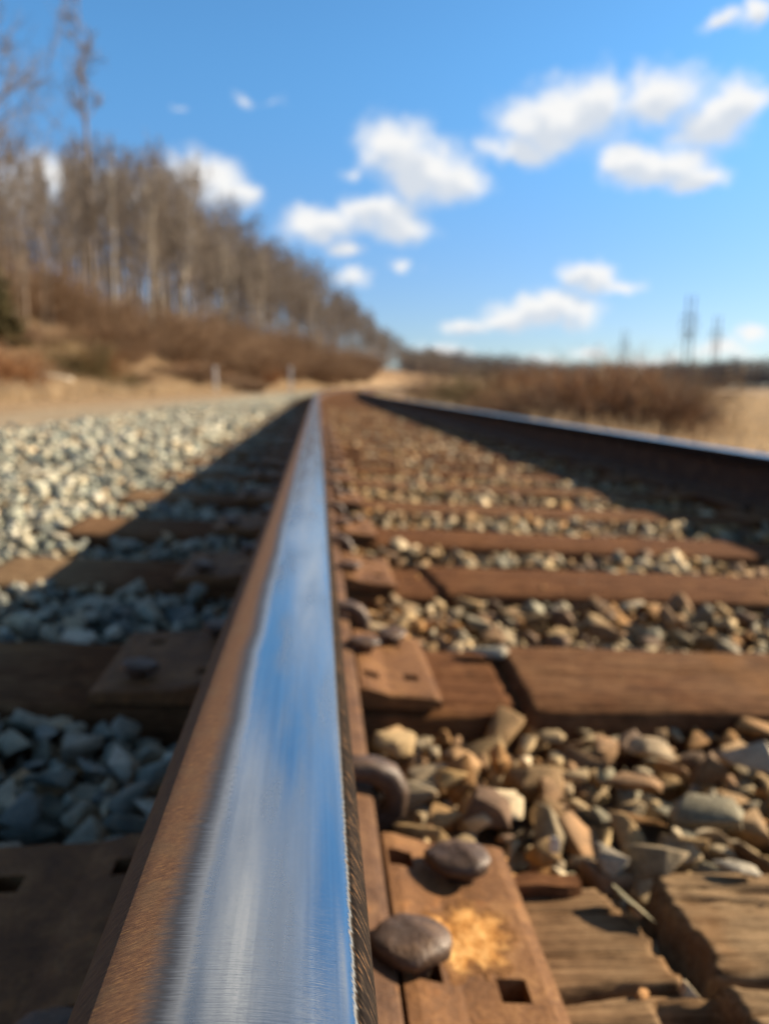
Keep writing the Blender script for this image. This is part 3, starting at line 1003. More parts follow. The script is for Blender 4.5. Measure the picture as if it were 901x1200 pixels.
PAL_IN = np.array([(.33, .235, .13), (.21, .13, .075), (.36, .20, .08), (.25, .225, .18), (.20, .195, .165), (.43, .34, .22), (.30, .25, .18), (.14, .095, .07), (.52, .45, .35), (.27, .18, .10)])
PAL_IN = PAL_IN * np.array([1.0, 0.92, 0.75])
NAME_IN = ['tan', 'brown', 'rust-orange', 'grey', 'grey-green', 'pale tan', 'buff', 'dark brown', 'whitish', 'light brown']
PAL_OUT = np.array([(.30, .31, .285), (.24, .26, .245), (.45, .415, .345), (.36, .345, .30), (.54, .48, .38), (.21, .225, .225), (.40, .30, .20), (.33, .34, .31), (.50, .47, .42), (.28, .29, .26)])
PAL_OUT = PAL_OUT * np.array([1.02, 1.0, 0.88])
NAME_OUT = ['grey', 'dark grey', 'cream', 'warm grey', 'pale cream', 'blue-grey', 'tan', 'greenish grey', 'whitish', 'grey-green']

RES = 0.006
S0, S1, Y0, Y1 = -2.75, 2.4, 0.10, 13.0
ns, nyy = int((S1 - S0) / RES), int((Y1 - Y0) / RES)
sg = S0 + (np.arange(ns) + 0.5) * RES
yg = Y0 + (np.arange(nyy) + 0.5) * RES
hmap = np.repeat((bed_n(sg) - 0.055)[:, None], nyy, axis=1)
target = np.repeat(bed_n(sg)[:, None], nyy, axis=1)
block = np.zeros((ns, nyy), bool)
tie_z = ZR - sg * SC + TIE_N * CC
for y in TIE_Y:
    a, b = int((y - TIE_W / 2 - Y0) / RES), int((y + TIE_W / 2 - Y0) / RES)
    a, b = max(a, 0), min(b, nyy)
    if a >= b:
        continue
    on = (sg > -0.54) & (sg < 2.05)
    hmap[on, a:b] = np.maximum(hmap[on, a:b], tie_z[on, None])
    block[on, a:b] = True
for s0 in (0.0, GAUGE):
    on = np.abs(sg - s0 + 0.010) < 0.086
    block[on, :] = True
tshift = (fbm(*np.meshgrid(sg * 5 + 40, yg * 5 + 40, indexing='ij'), 12, 2) - 0.5) * 0.04
target = target + tshift

stones = []     # (x, y, z, size vec, rotation matrix, color, proto seed, in/out, near?)


def rot_rand(flat):
    yaw = rng.uniform(0, 2 * math.pi)
    tx, ty = rng.normal(0, flat), rng.normal(0, flat)
    cz, sz = math.cos(yaw), math.sin(yaw)
    Rz = np.array([[cz, -sz, 0], [sz, cz, 0], [0, 0, 1]])
    Rx = np.array([[1, 0, 0], [0, math.cos(tx), -math.sin(tx)], [0, math.sin(tx), math.cos(tx)]])
    Ry = np.array([[math.cos(ty), 0, math.sin(ty)], [0, 1, 0], [-math.sin(ty), 0, math.cos(ty)]])
    return Ry @ Rx @ Rz


def drop(s, y, r):
    i, j = int((s - S0) / RES), int((y - Y0) / RES)
    k = max(1, int(0.72 * r / RES))
    if i - k < 0 or j - k < 0 or i + k >= ns or j + k >= nyy:
        return
    if block[i, j] or block[max(i - k + 1, 0):i + k, max(j - k + 1, 0):j + k].mean() > 0.16:
        return
    sub = hmap[i - k:i + k + 1, j - k:j + k + 1]
    free = ~block[i - k:i + k + 1, j - k:j + k + 1]
    base = np.percentile(sub[free], 72)
    if base > target[i, j] + 0.004:
        return
    hz = r * rng.uniform(0.5, 0.78)
    z = base + hz * 0.80
    kk = np.arange(-k, k + 1) * RES
    dd = (kk[:, None] ** 2 + kk[None, :] ** 2) / (r * r * 0.8)
    cap = z + hz * np.sqrt(np.clip(1 - dd, 0, 1)) * 0.92
    cap = np.where(dd < 1, cap, -9)
    hmap[i - k:i + k + 1, j - k:j + k + 1] = np.where(free, np.maximum(sub, cap), sub)
    inside = s > -0.05
    pal = PAL_IN if inside else PAL_OUT
    ci = rng.integers(len(pal))
    col = pal[ci] * rng.uniform(0.62, 1.22)
    if inside and s < 0.34:
        w = np.clip((0.34 - s) / 0.3, 0, 1) * rng.uniform(0, 0.75)
        col = col * (1 - w) + np.array((.27, .145, .06)) * w
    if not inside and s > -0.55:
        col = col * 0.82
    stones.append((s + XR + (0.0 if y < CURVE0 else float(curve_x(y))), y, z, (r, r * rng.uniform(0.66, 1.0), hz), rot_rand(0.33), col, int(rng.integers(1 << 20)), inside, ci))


def scatter(s0, s1, y0, y1, rmin, rmax, per_m2):
    for _ in range(int((s1 - s0) * (y1 - y0) * per_m2)):
        r = rmin + (rmax - rmin) * rng.random() ** 1.35
        drop(rng.uniform(s0, s1), rng.uniform(y0, y1), r)


# hand-placed stones that stand out in the photograph: s, y, size, colour, label, tilt
scatter(-0.75, 1.45, 0.28, 1.25, 0.014, 0.031, 4200)
scatter(-0.75, 1.45, 0.28, 1.25, 0.008, 0.017, 6500)
scatter(-1.3, 1.45, 1.25, 3.2, 0.012, 0.031, 4200)
scatter(-0.6, 1.45, 3.2, 7.5, 0.014, 0.030, 2300)
scatter(-2.7, -0.6, 3.2, 7.5, 0.015, 0.050, 1700)
scatter(-2.7, -1.3, 1.0, 3.2, 0.015, 0.050, 1700)
scatter(1.62, 2.38, 0.9, 7.5, 0.014, 0.033, 1700)
scatter(1.62, 2.38, 7.5, 12.9, 0.017, 0.036, 1100)
scatter(-0.6, 1.45, 7.5, 12.9, 0.017, 0.031, 1300)
scatter(-2.7, -0.6, 7.5, 12.9, 0.020, 0.042, 900)


# chips and grit lying on the nearest ties and in the broken gap
for q in range(150):
    k = int(rng.integers(0, 3))
    in_gap = q < 34
    s_ = rng.uniform(0.225, 0.258) if in_gap else rng.uniform(0.18, 1.35)
    y_ = rng.uniform(0.372, 0.470) if in_gap else TIE_Y[k] + rng.uniform(-0.095, 0.10)
    r_ = rng.uniform(0.003, 0.008) if in_gap else 0.0022 + 0.009 * rng.random() ** 3
    p_ = Tv(s_, y_, TIE_N + (-0.016 if in_gap else 0.004 + r_ * 0.3))
    ci_ = int(rng.integers(len(PAL_IN)))
    stones.append((p_.x, p_.y, p_.z, (r_, r_ * rng.uniform(.6, 1), r_ * rng.uniform(.5, .8)), rot_rand(0.4), PAL_IN[ci_] * rng.uniform(0.7, 1.2), int(rng.integers(1 << 20)), True, ci_))


def project(x, y, z):
    v = CAMROT.transposed() @ (Vector((x, y, z)) - CAM)
    return W0 / 2 + FPX * v.x / -v.z, H0 / 2 - FPX * v.y / -v.z, -v.z


# the 300 that show largest in the picture stand as objects of their own
cand = []
for q, st in enumerate(stones):
    x, y, z = st[:3]
    if y > 2.2:
        continue
    u, v, d = project(x, y, z)
    if d < 0.1 or not (-15 < u < W0 + 15 and 440 < v < H0 + 15):
        continue
    i, j = int((x - XR - S0) / RES), int((y - Y0) / RES)
    if hmap[i, j] > z + st[3][2] * 1.25 + 0.004:
        continue
    # hidden behind the near rail
    xr = x / (CAM.z - z) * (CAM.z - ZR) if z < ZR else 9
    if -0.066 < xr < 0.010:
        continue
    cand.append((FPX * st[3][0] / d, q))
cand.sort(reverse=True)
single = set(q for _, q in cand[:278])


def crib(y):
    for k in range(len(TIE_Y) - 1):
        if y < TIE_Y[0]:
            return 0
        if TIE_Y[k] <= y < TIE_Y[k + 1]:
            return k + 1
    return 9


CRIB_IN = ['before the nearest tie', 'between first and second ties', 'between second and third ties', 'between third and fourth ties', 'past the fourth tie', 'past the fifth tie']
def stone_object(name, x, y, z, size, M, col, seed, label, group):
    V, F = HIGH[seed % len(HIGH)]
    me = fast_mesh(name, (V * np.array(size)) @ M.T, F)
    n = len(V)
    a = me.attributes.new('stone_col', 'FLOAT_COLOR', 'POINT')
    a.data.foreach_set('color', np.tile(np.array([*col, 1.0], np.float32), n))
    o = link_mesh(name, me, 'ballast stone', smooth=False)
    o.location = (x, y, z)
    return props(o, label, 'stone', group)


for q in sorted(single):
    x, y, z, size, M, col, seed, inside, ci = stones[q]
    k = min(crib(y), 5)
    side = 'right of near rail' if inside else 'in shade left of near rail'
    nm = (NAME_IN if inside else NAME_OUT)[ci]
    big = 'large' if size[0] > 0.021 else 'small' if size[0] < 0.0150 else 'middling'
    form = 'flat' if size[2] / size[0] < 0.58 else 'blocky' if size[1] / size[0] > 0.84 else 'long'
    lab = f'{big} {form} {nm} stone {CRIB_IN[k]}, {side}'.replace('middling ', 'medium ')
    stone_object('ballast_stone', x, y, z, size, M, col, seed, lab, f'stones {CRIB_IN[k]} {"inside" if inside else "outside"} the near rail')

# stones that stand out
HERO = [  # photo px, py, size, colour, tilt, label, height over the tie top
    (825, 962, (0.033, 0.030, 0.030), (.18, .155, .10), 0.3, 'biggest grey-green stone with a tan sunlit face at right edge of the first gap', 0.012),
    (565, 948, (0.027, 0.020, 0.017), (.15, .09, .055), 0.15, 'large dark brown stone beside the nearest plate and its anchor', 0.004),
    (712, 1008, (0.017, 0.013, 0.012), (.30, .25, .18), 0.5, 'small grey stone with pale yellow end at the edge of the nearest tie', 0.006),
    (852, 1018, (0.026, 0.009, 0.008), (.40, .34, .25), 0.1, 'thin pale sliver of stone lying on the edge of the nearest tie', 0.012),
    (649, 990, (0.0045, 0.004, 0.011), (.66, .62, .56), 0.1, 'tiny white upright chip among the stones past the nearest plate', 0.006),
    (742, 1058, (0.024, 0.012, 0.010), (.19, .165, .10), 0.7, 'thin olive stone wedged in the broken gap of the nearest tie', 0.010),
    (570, 762, (0.030, 0.019, 0.015), (.30, .28, .22), 0.4, 'grey stone lying on top of the second tie', 0.012),
    (808, 1160, (0.0075, 0.006, 0.006), (.47, .36, .23), 0.2, 'small pale pebble at the end of the long crack in the nearest tie', 0.001),
    (752, 1166, (0.0045, 0.004, 0.004), (.44, .22, .08), 0.2, 'small orange pebble in the long crack of the nearest tie', 0.001),
    (528, 912, (0.0150, 0.0140, 0.0120), (.40, .25, .10), 0.2, 'orange-tan stone between the anchor and the brown stone', 0.012),
    (880, 885, (0.030, 0.017, 0.020), (.34, .28, .20), 0.6, 'big buff slab of stone leaning at right edge by the second tie', 0.006),
    (765, 880, (0.028, 0.018, 0.015), (.30, .22, .13), 0.5, 'long tan stone with grey underside in the first gap', 0.006),
]


def hit(px, py, n):
    """where the sight line through a photo pixel meets the plane n above the ties"""
    d = pxdir(px, py)
    nv = Vector((SC, 0, CC))
    p0 = Tv(0, 0, TIE_N + n)
    t = (p0 - CAM).dot(nv) / d.dot(nv)
    return CAM + d * t


for i, (px, py, size, col, tilt, lab, n) in enumerate(HERO):
    p = hit(px, py, n)
    c, s_ = math.cos(tilt), math.sin(tilt)
    M = np.array([[c, s_, 0], [-s_, c, 0], [0, 0, 1]])
    stone_object('ballast_stone', p.x, p.y, p.z, size, M, col, i * 7 + 3, lab, 'stones that stand out on and beside the nearest ties')

# every other stone is one mass of ballast
Vs, Fs, Cs = [], [], []
base = 0
for q, st in enumerate(stones):
    if q in single:
        continue
    x, y, z, size, M, col, seed, inside, ci = st
    V, F = (HIGH if y < 1.0 else LOW)[seed % (26 if y < 1.0 else 28)]
    Vs.append((V * np.array(size)) @ M.T + np.array((x, y, z)))
    Fs.append(F + base)
    Cs.append(np.tile(np.array([*col, 1.0], np.float32), (len(V), 1)))
    base += len(V)
# coarse far stones, without the drop
nfar = 26000
fy = 12.5 + 70 * rng.random(nfar) ** 2.0
fs = rng.uniform(-2.65, 2.9, nfar)
for y, s in zip(fy, fs):
    kk = np.searchsorted(TIE_Y, y)
    if kk < len(TIE_Y) and -0.54 < s < 2.05 and min(abs(y - TIE_Y[kk]), abs(y - TIE_Y[kk - 1])) < 0.10:
        continue
    if abs(s) < 0.09 or abs(s - GAUGE) < 0.09:
        continue
    r = rng.uniform(0.022, 0.040) * (1 + max(0, y - 25) * 0.02)
    V, F = LOW[rng.integers(28)]
    inside = s > -0.05
    pal = PAL_IN if inside else PAL_OUT
    col = pal[rng.integers(len(pal))] * rng.uniform(0.78, 1.18)
    Vs.append((V * np.array((r, r * 0.85, r * 0.65))) @ rot_rand(0.3).T + np.array((s + XR + float(curve_x(y)), y, float(bed_n(s)) - 0.03 + 0.02 * rng.random())))
    Fs.append(F + base)
    Cs.append(np.tile(np.array([*col, 1.0], np.float32), (len(V), 1)))
    base += len(V)
me = fast_mesh('ballast', np.concatenate(Vs), np.concatenate(Fs))
me.attributes.new('stone_col', 'FLOAT_COLOR', 'POINT').data.foreach_set('color', np.concatenate(Cs).ravel())
bal = link_mesh('ballast', me, 'ballast stone')
props(bal, 'mass of crushed stone ballast between and beside the ties', 'ballast', kind='stuff')

# wood splinters beside the nearest plate
def splinter(px, py, ln, wd, ang, label):
    p = hit(px, py, 0.004)
    V, F = [], []
    m = 9
    for i in range(m + 1):
        t = i / m
        w = wd * (0.55 + 0.45 * math.sin(math.pi * (0.15 + 0.7 * t))) * (1 + 0.12 * math.sin(9 * t))
        for a, b in ((-w, -0.003), (-w * 0.8, 0.0045), (w * 0.7, 0.0052), (w, -0.003)):
            V.append(((t - 0.5) * ln, a + 0.001 * math.sin(7 * t), b + 0.001 * math.sin(5 * t)))
    for i in range(m):
        for j in range(4):
            F.append((i * 4 + j, (i + 1) * 4 + j, (i + 1) * 4 + (j + 1) % 4, i * 4 + (j + 1) % 4))
    F += [(0, 1, 2, 3), (m * 4 + 3, m * 4 + 2, m * 4 + 1, m * 4)]
    o = mesh_obj('wood_splinter', V, F, 'tie wood')
    o.location = p
    o.rotation_euler = (0, CANT, ang)
    return props(o, label, 'splinter')


splinter(640, 1038, 0.048, 0.008, 0.05, 'brown wood splinter lying beside the far corner of the nearest plate')


# ------------------------------------------------------------------ vegetation
def tubes(paths, sides):
    """paths: list of (points Nx3, radii N) -> V, F quads"""
    Vs, Fs = [], []
    base = 0
    ang = np.arange(sides) / sides * 2 * np.pi
    ca, sa = np.cos(ang), np.sin(ang)
    for P, Rr in paths:
        P = np.asarray(P, float)
        n = len(P)
        d = np.gradient(P, axis=0)
        d /= np.linalg.norm(d, axis=1)[:, None] + 1e-9
        ref = np.where(np.abs(d[:, 2:3]) < 0.9, np.array([[0, 0, 1.0]]), np.array([[1.0, 0, 0]]))
        u = np.cross(d, ref)
        u /= np.linalg.norm(u, axis=1)[:, None] + 1e-9
        v = np.cross(d, u)
        ring = P[:, None, :] + (u[:, None, :] * ca[None, :, None] + v[:, None, :] * sa[None, :, None]) * np.asarray(Rr)[:, None, None]
        Vs.append(ring.reshape(-1, 3))
        i = np.arange(n - 1)[:, None] * sides
        j = np.arange(sides)[None, :]
        j2 = (j + 1) % sides
        Fs.append(np.stack([base + i + j, base + i + j2, base + i + sides + j2, base + i + sides + j], -1).reshape(-1, 4))
        base += n * sides
    return np.concatenate(Vs), np.concatenate(Fs)


def branch(r, p, d, ln, n, droop, wig):
    pts = [np.array(p, float)]
    d = np.array(d, float)
    for i in range(n):
        d = d + r.normal(0, wig, 3) + np.array([0, 0, droop])
        d /= np.linalg.norm(d)
        pts.append(pts[-1] + d * ln / n)
    return np.array(pts)


def tree_meshes(seed, h, spread, first, limbs, tr, twig_r=0.011):
    """bare tree of height h: trunk with limbs, and a crown of twigs"""
    r = np.random.default_rng(seed)
    trunk = branch(r, (0, 0, -0.3), (r.normal(0, .03), r.normal(0, .03), 1), h * 0.97, 10, 0.02, 0.035)
    trad = tr * (1 - np.linspace(0, 1, 11) ** 1.1) + 0.015
    trad[0] *= 1.3
    wood = [(trunk, trad)]
    twigs = []
    for q in range(limbs):
        t = first + (1 - first) * (q + r.random()) / limbs * 0.97
        i = min(int(t * 10), 9)
        p = trunk[i] + (trunk[i + 1] - trunk[i]) * (t * 10 - i)
        a = r.uniform(0, 2 * np.pi)
        ln = h * spread * (1.05 - 0.75 * (t - first) / (1 - first)) * r.uniform(0.65, 1.15)
        up = r.uniform(0.55, 1.2)
        lp = branch(r, p, (np.cos(a), np.sin(a), up), ln, 5, 0.09, 0.09)
        rad0 = max(0.02, np.interp(t, [0, 1], [tr * 0.5, 0.025]))
        wood.append((lp, np.linspace(rad0, 0.012, 6)))
        for b in range(8):
            tt = r.uniform(0.25, 1.0)
            k = min(int(tt * 5), 4)
            bp = lp[k] + (lp[k + 1] - lp[k]) * (tt * 5 - k)
            dd = (lp[k + 1] - lp[k]) / np.linalg.norm(lp[k + 1] - lp[k]) + r.normal(0, 0.55, 3) + (0, 0, .25)
            bl = ln * r.uniform(0.28, 0.55)
            bb = branch(r, bp, dd, bl, 3, 0.08, 0.14)
            twigs.append((bb, np.linspace(0.016, 0.008, 4)))
            for w in range(7):
                m = r.integers(1, 4)
                d2 = (bb[m] - bb[m - 1]) / np.linalg.norm(bb[m] - bb[m - 1]) + r.normal(0, 0.6, 3) + (0, 0, .2)
                twigs.append((branch(r, bb[m], d2, bl * r.uniform(0.35, 0.8), 2, 0.05, 0.15), np.array([twig_r, twig_r * .75, twig_r * 0.45])))
    tv, tf = tubes(wood, 6)
    cv, cf = tubes(twigs, 3)
    return fast_mesh('trunk', tv, tf), fast_mesh('crown', cv, cf)


TREES = {
    'broad': [tree_meshes(11 + q, 15.0, 0.34, 0.28, 22, 0.21) for q in range(3)],
    'tall': [tree_meshes(31 + q, 17.0, 0.20, 0.42, 22, 0.17) for q in range(3)],
    'slim': [tree_meshes(51 + q, 14.0, 0.15, 0.55, 15, 0.10) for q in range(2)],
    'lone': [tree_meshes(71, 15.0, 0.10, 0.55, 15, 0.085, 0.012)],
}
BASE_H = {'broad': 15.0, 'tall': 17.0, 'slim': 14.0, 'lone': 15.0}
protos = {}


def tree(kind, x, y, h, label, group, bark='grey bark', sink=0.0, rot=None, widen=1.0):
    q = random.randrange(len(TREES[kind]))
    key = (kind, q, bark)
    if key not in protos:
        root = empty('bare_tree')
        tm, cm = TREES[kind][q]
        if bark != 'grey bark' or tm.materials:
            tm = tm.copy()
            tm.materials.clear()
        link_mesh('trunk', tm, bark, root, True)
        link_mesh('crown', cm, 'twig bark', root, True)
        protos[key] = root
    else:
        root = copy_thing(protos[key])
    k = h / BASE_H[kind]
    root.location = (x, y, float(terrain(x, y)) - sink)
    root.rotation_euler = (random.gauss(0, .015), random.gauss(0, .015), rot if rot is not None else random.uniform(0, 6.28))
    root.scale = (k * widen, k * widen, k)
    props(root, label, 'tree', group)
    return root


def at_px(px, Y):
    """ground position on the sight column px at distance Y along the track"""
    d = pxdir(px, 453)
    return d.x / d.y * Y


def top_h(px, py, Y, x):
    """height of a tree at (x, Y) whose top shows at py"""
    return CAM.z + (453 - py) / FPX * Y * 1.0 - float(terrain(x, Y))


OUT_X = [-60, 0, 40, 90, 130, 175, 205, 250, 300, 350, 400, 425, 445, 455]
OUT_Y = [150, 160, 175, 185, 185, 178, 195, 235, 278, 302, 337, 352, 377, 396]
YX = [-60, 0, 100, 200, 300, 400, 455]
YD = [24, 29, 44, 62, 92, 150, 195]
# the leaning crowns at the left edge, then the tall thin tree
for px, Y, py, lab in [(-26, 30, -60, 'big bare tree at the left edge, its twigs running past the top'),
                       (12, 41, 60, 'bare tree just inside the left edge with wide drooping twigs')]:
    x = at_px(px, Y)
    tree('broad', x, Y, top_h(px, py, Y, x), lab, 'bare trees on the bank')
Y = 50.0
x = at_px(118, Y)
tree('lone', x, Y, top_h(118, 8, Y, x), 'tallest thin bare tree standing alone above the wood', 'bare trees on the bank', 'grey bark', rot=1.0)
pale = [(182, 56), (196, 62), (215, 66), (265, 84), (276, 86), (298, 92), (303, 96), (140, 50), (370, 128), (378, 132)]
for px, Y in pale:
    x = at_px(px, Y)
    tree('tall' if px % 2 else 'slim', x, Y, top_h(px, np.interp(px, OUT_X, OUT_Y) + 12, Y, x), 'bare tree with a pale trunk at the front of the wood', 'pale-trunked trees along the wood edge', 'pale bark')
n = 0
for i in range(165):
    px = -55 + 505 * ((i + random.random()) / 165) ** 0.66
    Y = np.interp(px, YX, YD) * random.uniform(1.02, 1.42)
    x = at_px(px, Y)
    py = np.interp(px, OUT_X, OUT_Y) + abs(random.gauss(0, 34)) * (60 / Y + 0.25) - 4
    h = max(4.0, top_h(px, py, Y, x))
    far = px > 330
    tree(random.choice(['broad', 'tall', 'tall', 'tall', 'slim'] if px > 210 else ['tall', 'tall', 'slim']), x, Y, h, 'bare grey-brown tree in the far end of the wood' if far else 'bare grey-brown tree in the crowded wood on the bank',
         'trees at the far end of the wood' if far else 'trees in the wood on the bank', widen=0.85 if px < 250 else 1.15)
for i in range(70):
    px = -45 + 480 * (i + random.random()) / 70
    Y = np.interp(px, YX, YD) * random.uniform(1.1, 1.5)
    x = at_px(px, Y)
    base = float(terrain(x, Y))
    h = random.uniform(0.35, 0.62) * max(6.0, top_h(px, np.interp(px, OUT_X, OUT_Y), Y, x))
    tree('slim' if i % 3 else 'broad', x, Y, h, 'short bare sapling standing under the taller trees of the wood', 'saplings in the wood', widen=2.2 if i % 3 else 1.0)
# low trees where the wood runs out, right of the bend
for i in range(46):
    px = 448 + 125 * (i / 46) + random.uniform(-4, 4)
    Y = random.uniform(230, 330)
    x = at_px(px, Y)
    py = np.interp(px, [448, 460, 480, 510, 540, 575], [385, 388, 405, 408, 425, 430]) + abs(random.gauss(0, 5))
    tree(random.choice(['broad', 'broad', 'tall']), x, Y, max(3.0, top_h(px, py, Y, x)), 'low bare tree beyond the bend past the end of the wood', 'low trees beyond the bend', widen=1.7)


# thickets and bushes
def bush_mesh(seed, h, w, stems, r0=0.010, arch=0.0, sub=5):
    r = np.random.default_rng(seed)
    P = []
    for q in range(stems):
        a = r.uniform(0, 2 * np.pi)
        d = (np.cos(a) * r.uniform(.1, .9), np.sin(a) * r.uniform(.1, .9), 1.0)
        st = branch(r, (np.cos(a) * w * .25 * r.random(), np.sin(a) * w * .25 * r.random(), -0.1), d, h * r.uniform(0.6, 1.1), 4, -arch, 0.14)
        P.append((st, np.linspace(r0, r0 * .5, 5)))
        for k in range(sub):
            m = r.integers(1, 5)
            dd = st[m] - st[m - 1]
            dd = dd / np.linalg.norm(dd) + r.normal(0, .55, 3)
            P.append((branch(r, st[m], dd, h * r.uniform(.2, .45), 2, -arch, .2), np.array([r0 * .55, r0 * .45, r0 * .25])))
    V, F = tubes(P, 3)
    return fast_mesh('bush', V, F)


BUSH = [bush_mesh(200 + q, 2.2, 2.0, 110, 0.013, 0.03, 8) for q in range(4)]
BRAM = [bush_mesh(230 + q, 1.3, 1.6, 150, 0.011, 0.10, 7) for q in range(3)]


def bush(name, meshes, mat, x, y, h, base_h, label, cat, group, widen=1.0):
    me = random.choice(meshes)
    key = (me.name, mat)
    if key not in protos:
        m2 = me.copy()
        m2.name = name
        m2.materials.clear()
        m2.materials.append(MATS[mat])
        protos[key] = m2
    o = link_mesh(name, protos[key], mat)
    k = h / base_h
    o.location = (x, y, float(terrain(x, y)))
    o.rotation_euler = (0, 0, random.uniform(0, 6.28))
    o.scale = (k * widen, k * widen, k)
    return props(o, label, cat, group)


for i in range(110):                   # brown undergrowth under the wood
    px = -40 + 480 * (i + random.random()) / 110
    Y = np.interp(px, YX, YD) * random.uniform(0.74, 1.12)
    x = at_px(px, Y)
    d = x - XR - float(curve_x(Y))
    lim = -15.0 if px < 170 else -11.5 if px < 260 else -9.0
    if d > lim:
        x = XR + float(curve_x(Y)) + lim - random.uniform(0, 2.5)
    bush('bare_bush', BUSH, 'thicket bark', x, Y, random.uniform(1.0, 2.3) * (1 + Y / 110), 2.2, 'brown leafless bush in the undergrowth below the wood', 'bush', 'bushes in the undergrowth', 1.35)
for px, Y, h, mat, lab in [(14, 19.0, 1.1, 'russet stems', 'rust-red bush at the left edge on the foot of the bank'),
                           (100, 29.0, 1.6, 'olive stems', 'dark olive bush on the bank right of the pale log'),
                           (146, 27.0, 0.8, 'olive stems', 'small dark olive bush low on the grassy bank'),
                           (232, 46.0, 1.6, 'thicket bark', 'brown bush behind the first marker post'),
                           (310, 68.0, 2.2, 'russet stems', 'dark russet bush between the two marker posts')]:
    bush('bank_bush', BRAM, mat, at_px(px, Y), Y, h, 1.3, lab, 'bush', 'bushes low on the bank')

# cedar at the left edge
cx_, cy_ = at_px(-16, 24.0), 24.0
r = np.random.default_rng(5)
P = []
for q in range(520):
    t = r.random() ** 0.8
    a = r.uniform(0, 6.28)
    ln = 1.25 * (1 - t) ** 0.7 * r.uniform(.5, 1.1) + 0.1
    p = np.array([0, 0, 0.3 + 3.0 * t])
    b = branch(r, p, (np.cos(a), np.sin(a), r.uniform(-.1, .5)), ln, 3, 0.02, .12)
    P.append((b, np.array([.02, .05, .055, .015])))
    for m in (1, 2, 3):
        for _ in range(3):
            P.append((branch(r, b[m], r.normal(0, 1, 3) + (0, 0, .4), .22, 2, 0, .2), np.array([.03, .028, .008])))
root = empty('cedar', (cx_, cy_, float(terrain(cx_, cy_)) + 0.25))
V, F = tubes(P, 4)
link_mesh('crown', fast_mesh('crown', V, F), 'cedar needles', root)
V, F = tubes([(np.array([[0, 0, -.6], [0, 0, 1.5], [0.02, 0, 3.2]]), np.array([.09, .06, .02]))], 7)
link_mesh('trunk', fast_mesh('trunk', V, F), 'grey bark', root, True)
props(root, 'dark evergreen cedar cut off by the left edge', 'tree', 'evergreens on the bank')

# pale log on the bank
lx, ly = at_px(60, 26.0), 26.0
rr_ = np.random.default_rng(3)
lp = np.array([(-0.75, 0.1, 0.28), (-0.35, 0.03, 0.16), (0.1, 0, 0.06), (0.7, -0.05, -0.02)])
V, F = tubes([(lp, np.array([.09, .115, .12, .10]))], 9)
V, F = tubes([(np.vstack([lp[:1], lp, lp[-1:]]) + np.array([[-.002, 0, 0]] + [[0, 0, 0]] * 4 + [[.002, 0, 0]]), np.array([.001, .09, .115, .12, .10, .001]))], 9)
lo = link_mesh('log', fast_mesh('log', V, F), 'weathered log', smooth=True)
lo.location = (lx, ly, float(terrain(lx, ly)) + 0.12)
props(lo, 'pale weathered log lying on the grassy bank', 'log')

# marker posts
for px, Y, lab in [(253, 40.0, 'white marker post nearer the camera, left of the road'), (341, 62.0, 'white marker post farther off near the bend')]:
    x = at_px(px, Y)
    z0 = float(terrain(x, Y))
    h = CAM.z + (453 - 430) / FPX * Y - z0
    w = 0.075 * Y / 40
    bm = bmesh.new()
    bmesh.ops.create_cube(bm, size=1)
    for v in bm.verts:
        v.co = (v.co.x * w * 2, v.co.y * w * 1.2, (v.co.z + 0.5) * h)
    top = [v for v in bm.verts if v.co.z > h * .9]
    for v in top:
        if v.co.y > 0:
            v.co.z -= w * .8
    bmesh.ops.bevel(bm, geom=list(bm.edges), offset=w * .12, segments=1, affect='EDGES')
    me = bpy.data.meshes.new('marker_post')
    bm.to_mesh(me)
    bm.free()
    o = link_mesh('marker_post', me, 'marker paint')
    o.location = (x, Y, z0)
    props(o, lab, 'post', 'marker posts beside the road')

for i in range(52):
    px, Y = random.uniform(-10, 330), random.uniform(20, 42)
    Y *= 1 + max(0, px) / 260
    x = at_px(px, Y)
    bush('bank_scrub', BRAM, random.choice(['thicket bark', 'russet stems', 'thicket bark']), x, Y, random.uniform(0.5, 1.2), 1.3, 'low brown scrub in the straw-coloured grass of the bank', 'bush', 'low scrub on the grassy bank', 1.3)
# brush right of the track
BR = [(520, 40, 1.7, 'thicket bark', 'BUSH'), (545, 34, 1.5, 'olive stems', 'BUSH'), (572, 30, 1.6, 'olive stems', 'BUSH'), (590, 33, 1.6, 'olive stems', 'BRAM'), (612, 24, 1.25, 'thicket bark', 'BRAM'),
      (632, 21, 1.2, 'olive stems', 'BRAM'), (655, 24, 1.4, 'russet stems', 'BUSH'), (676, 20, 1.25, 'russet stems', 'BRAM'), (700, 18, 1.25, 'russet stems', 'BUSH'), (722, 21, 1.6, 'thicket bark', 'BUSH'),
      (738, 18, 1.2, 'russet stems', 'BRAM'), (766, 21, 0.9, 'thicket bark', 'BRAM'), (790, 19, 0.62, 'thicket bark', 'BRAM'), (560, 46, 1.5, 'russet stems', 'BUSH'), (500, 52, 1.6, 'thicket bark', 'BUSH'),
      (690, 27, 1.6, 'thicket bark', 'BUSH'), (640, 30, 1.6, 'russet stems', 'BUSH'), (600, 42, 1.6, 'thicket bark', 'BUSH'), (535, 60, 1.9, 'thicket bark', 'BUSH'), (745, 26, 1.5, 'thicket bark', 'BUSH')]
BR += [(random.uniform(585, 770), random.uniform(17, 34), random.uniform(0.9, 1.35), random.choice(['thicket bark', 'russet stems', 'straw', 'olive stems', 'straw']), random.choice(['BUSH', 'BRAM', 'BRAM'])) for _ in range(30)]
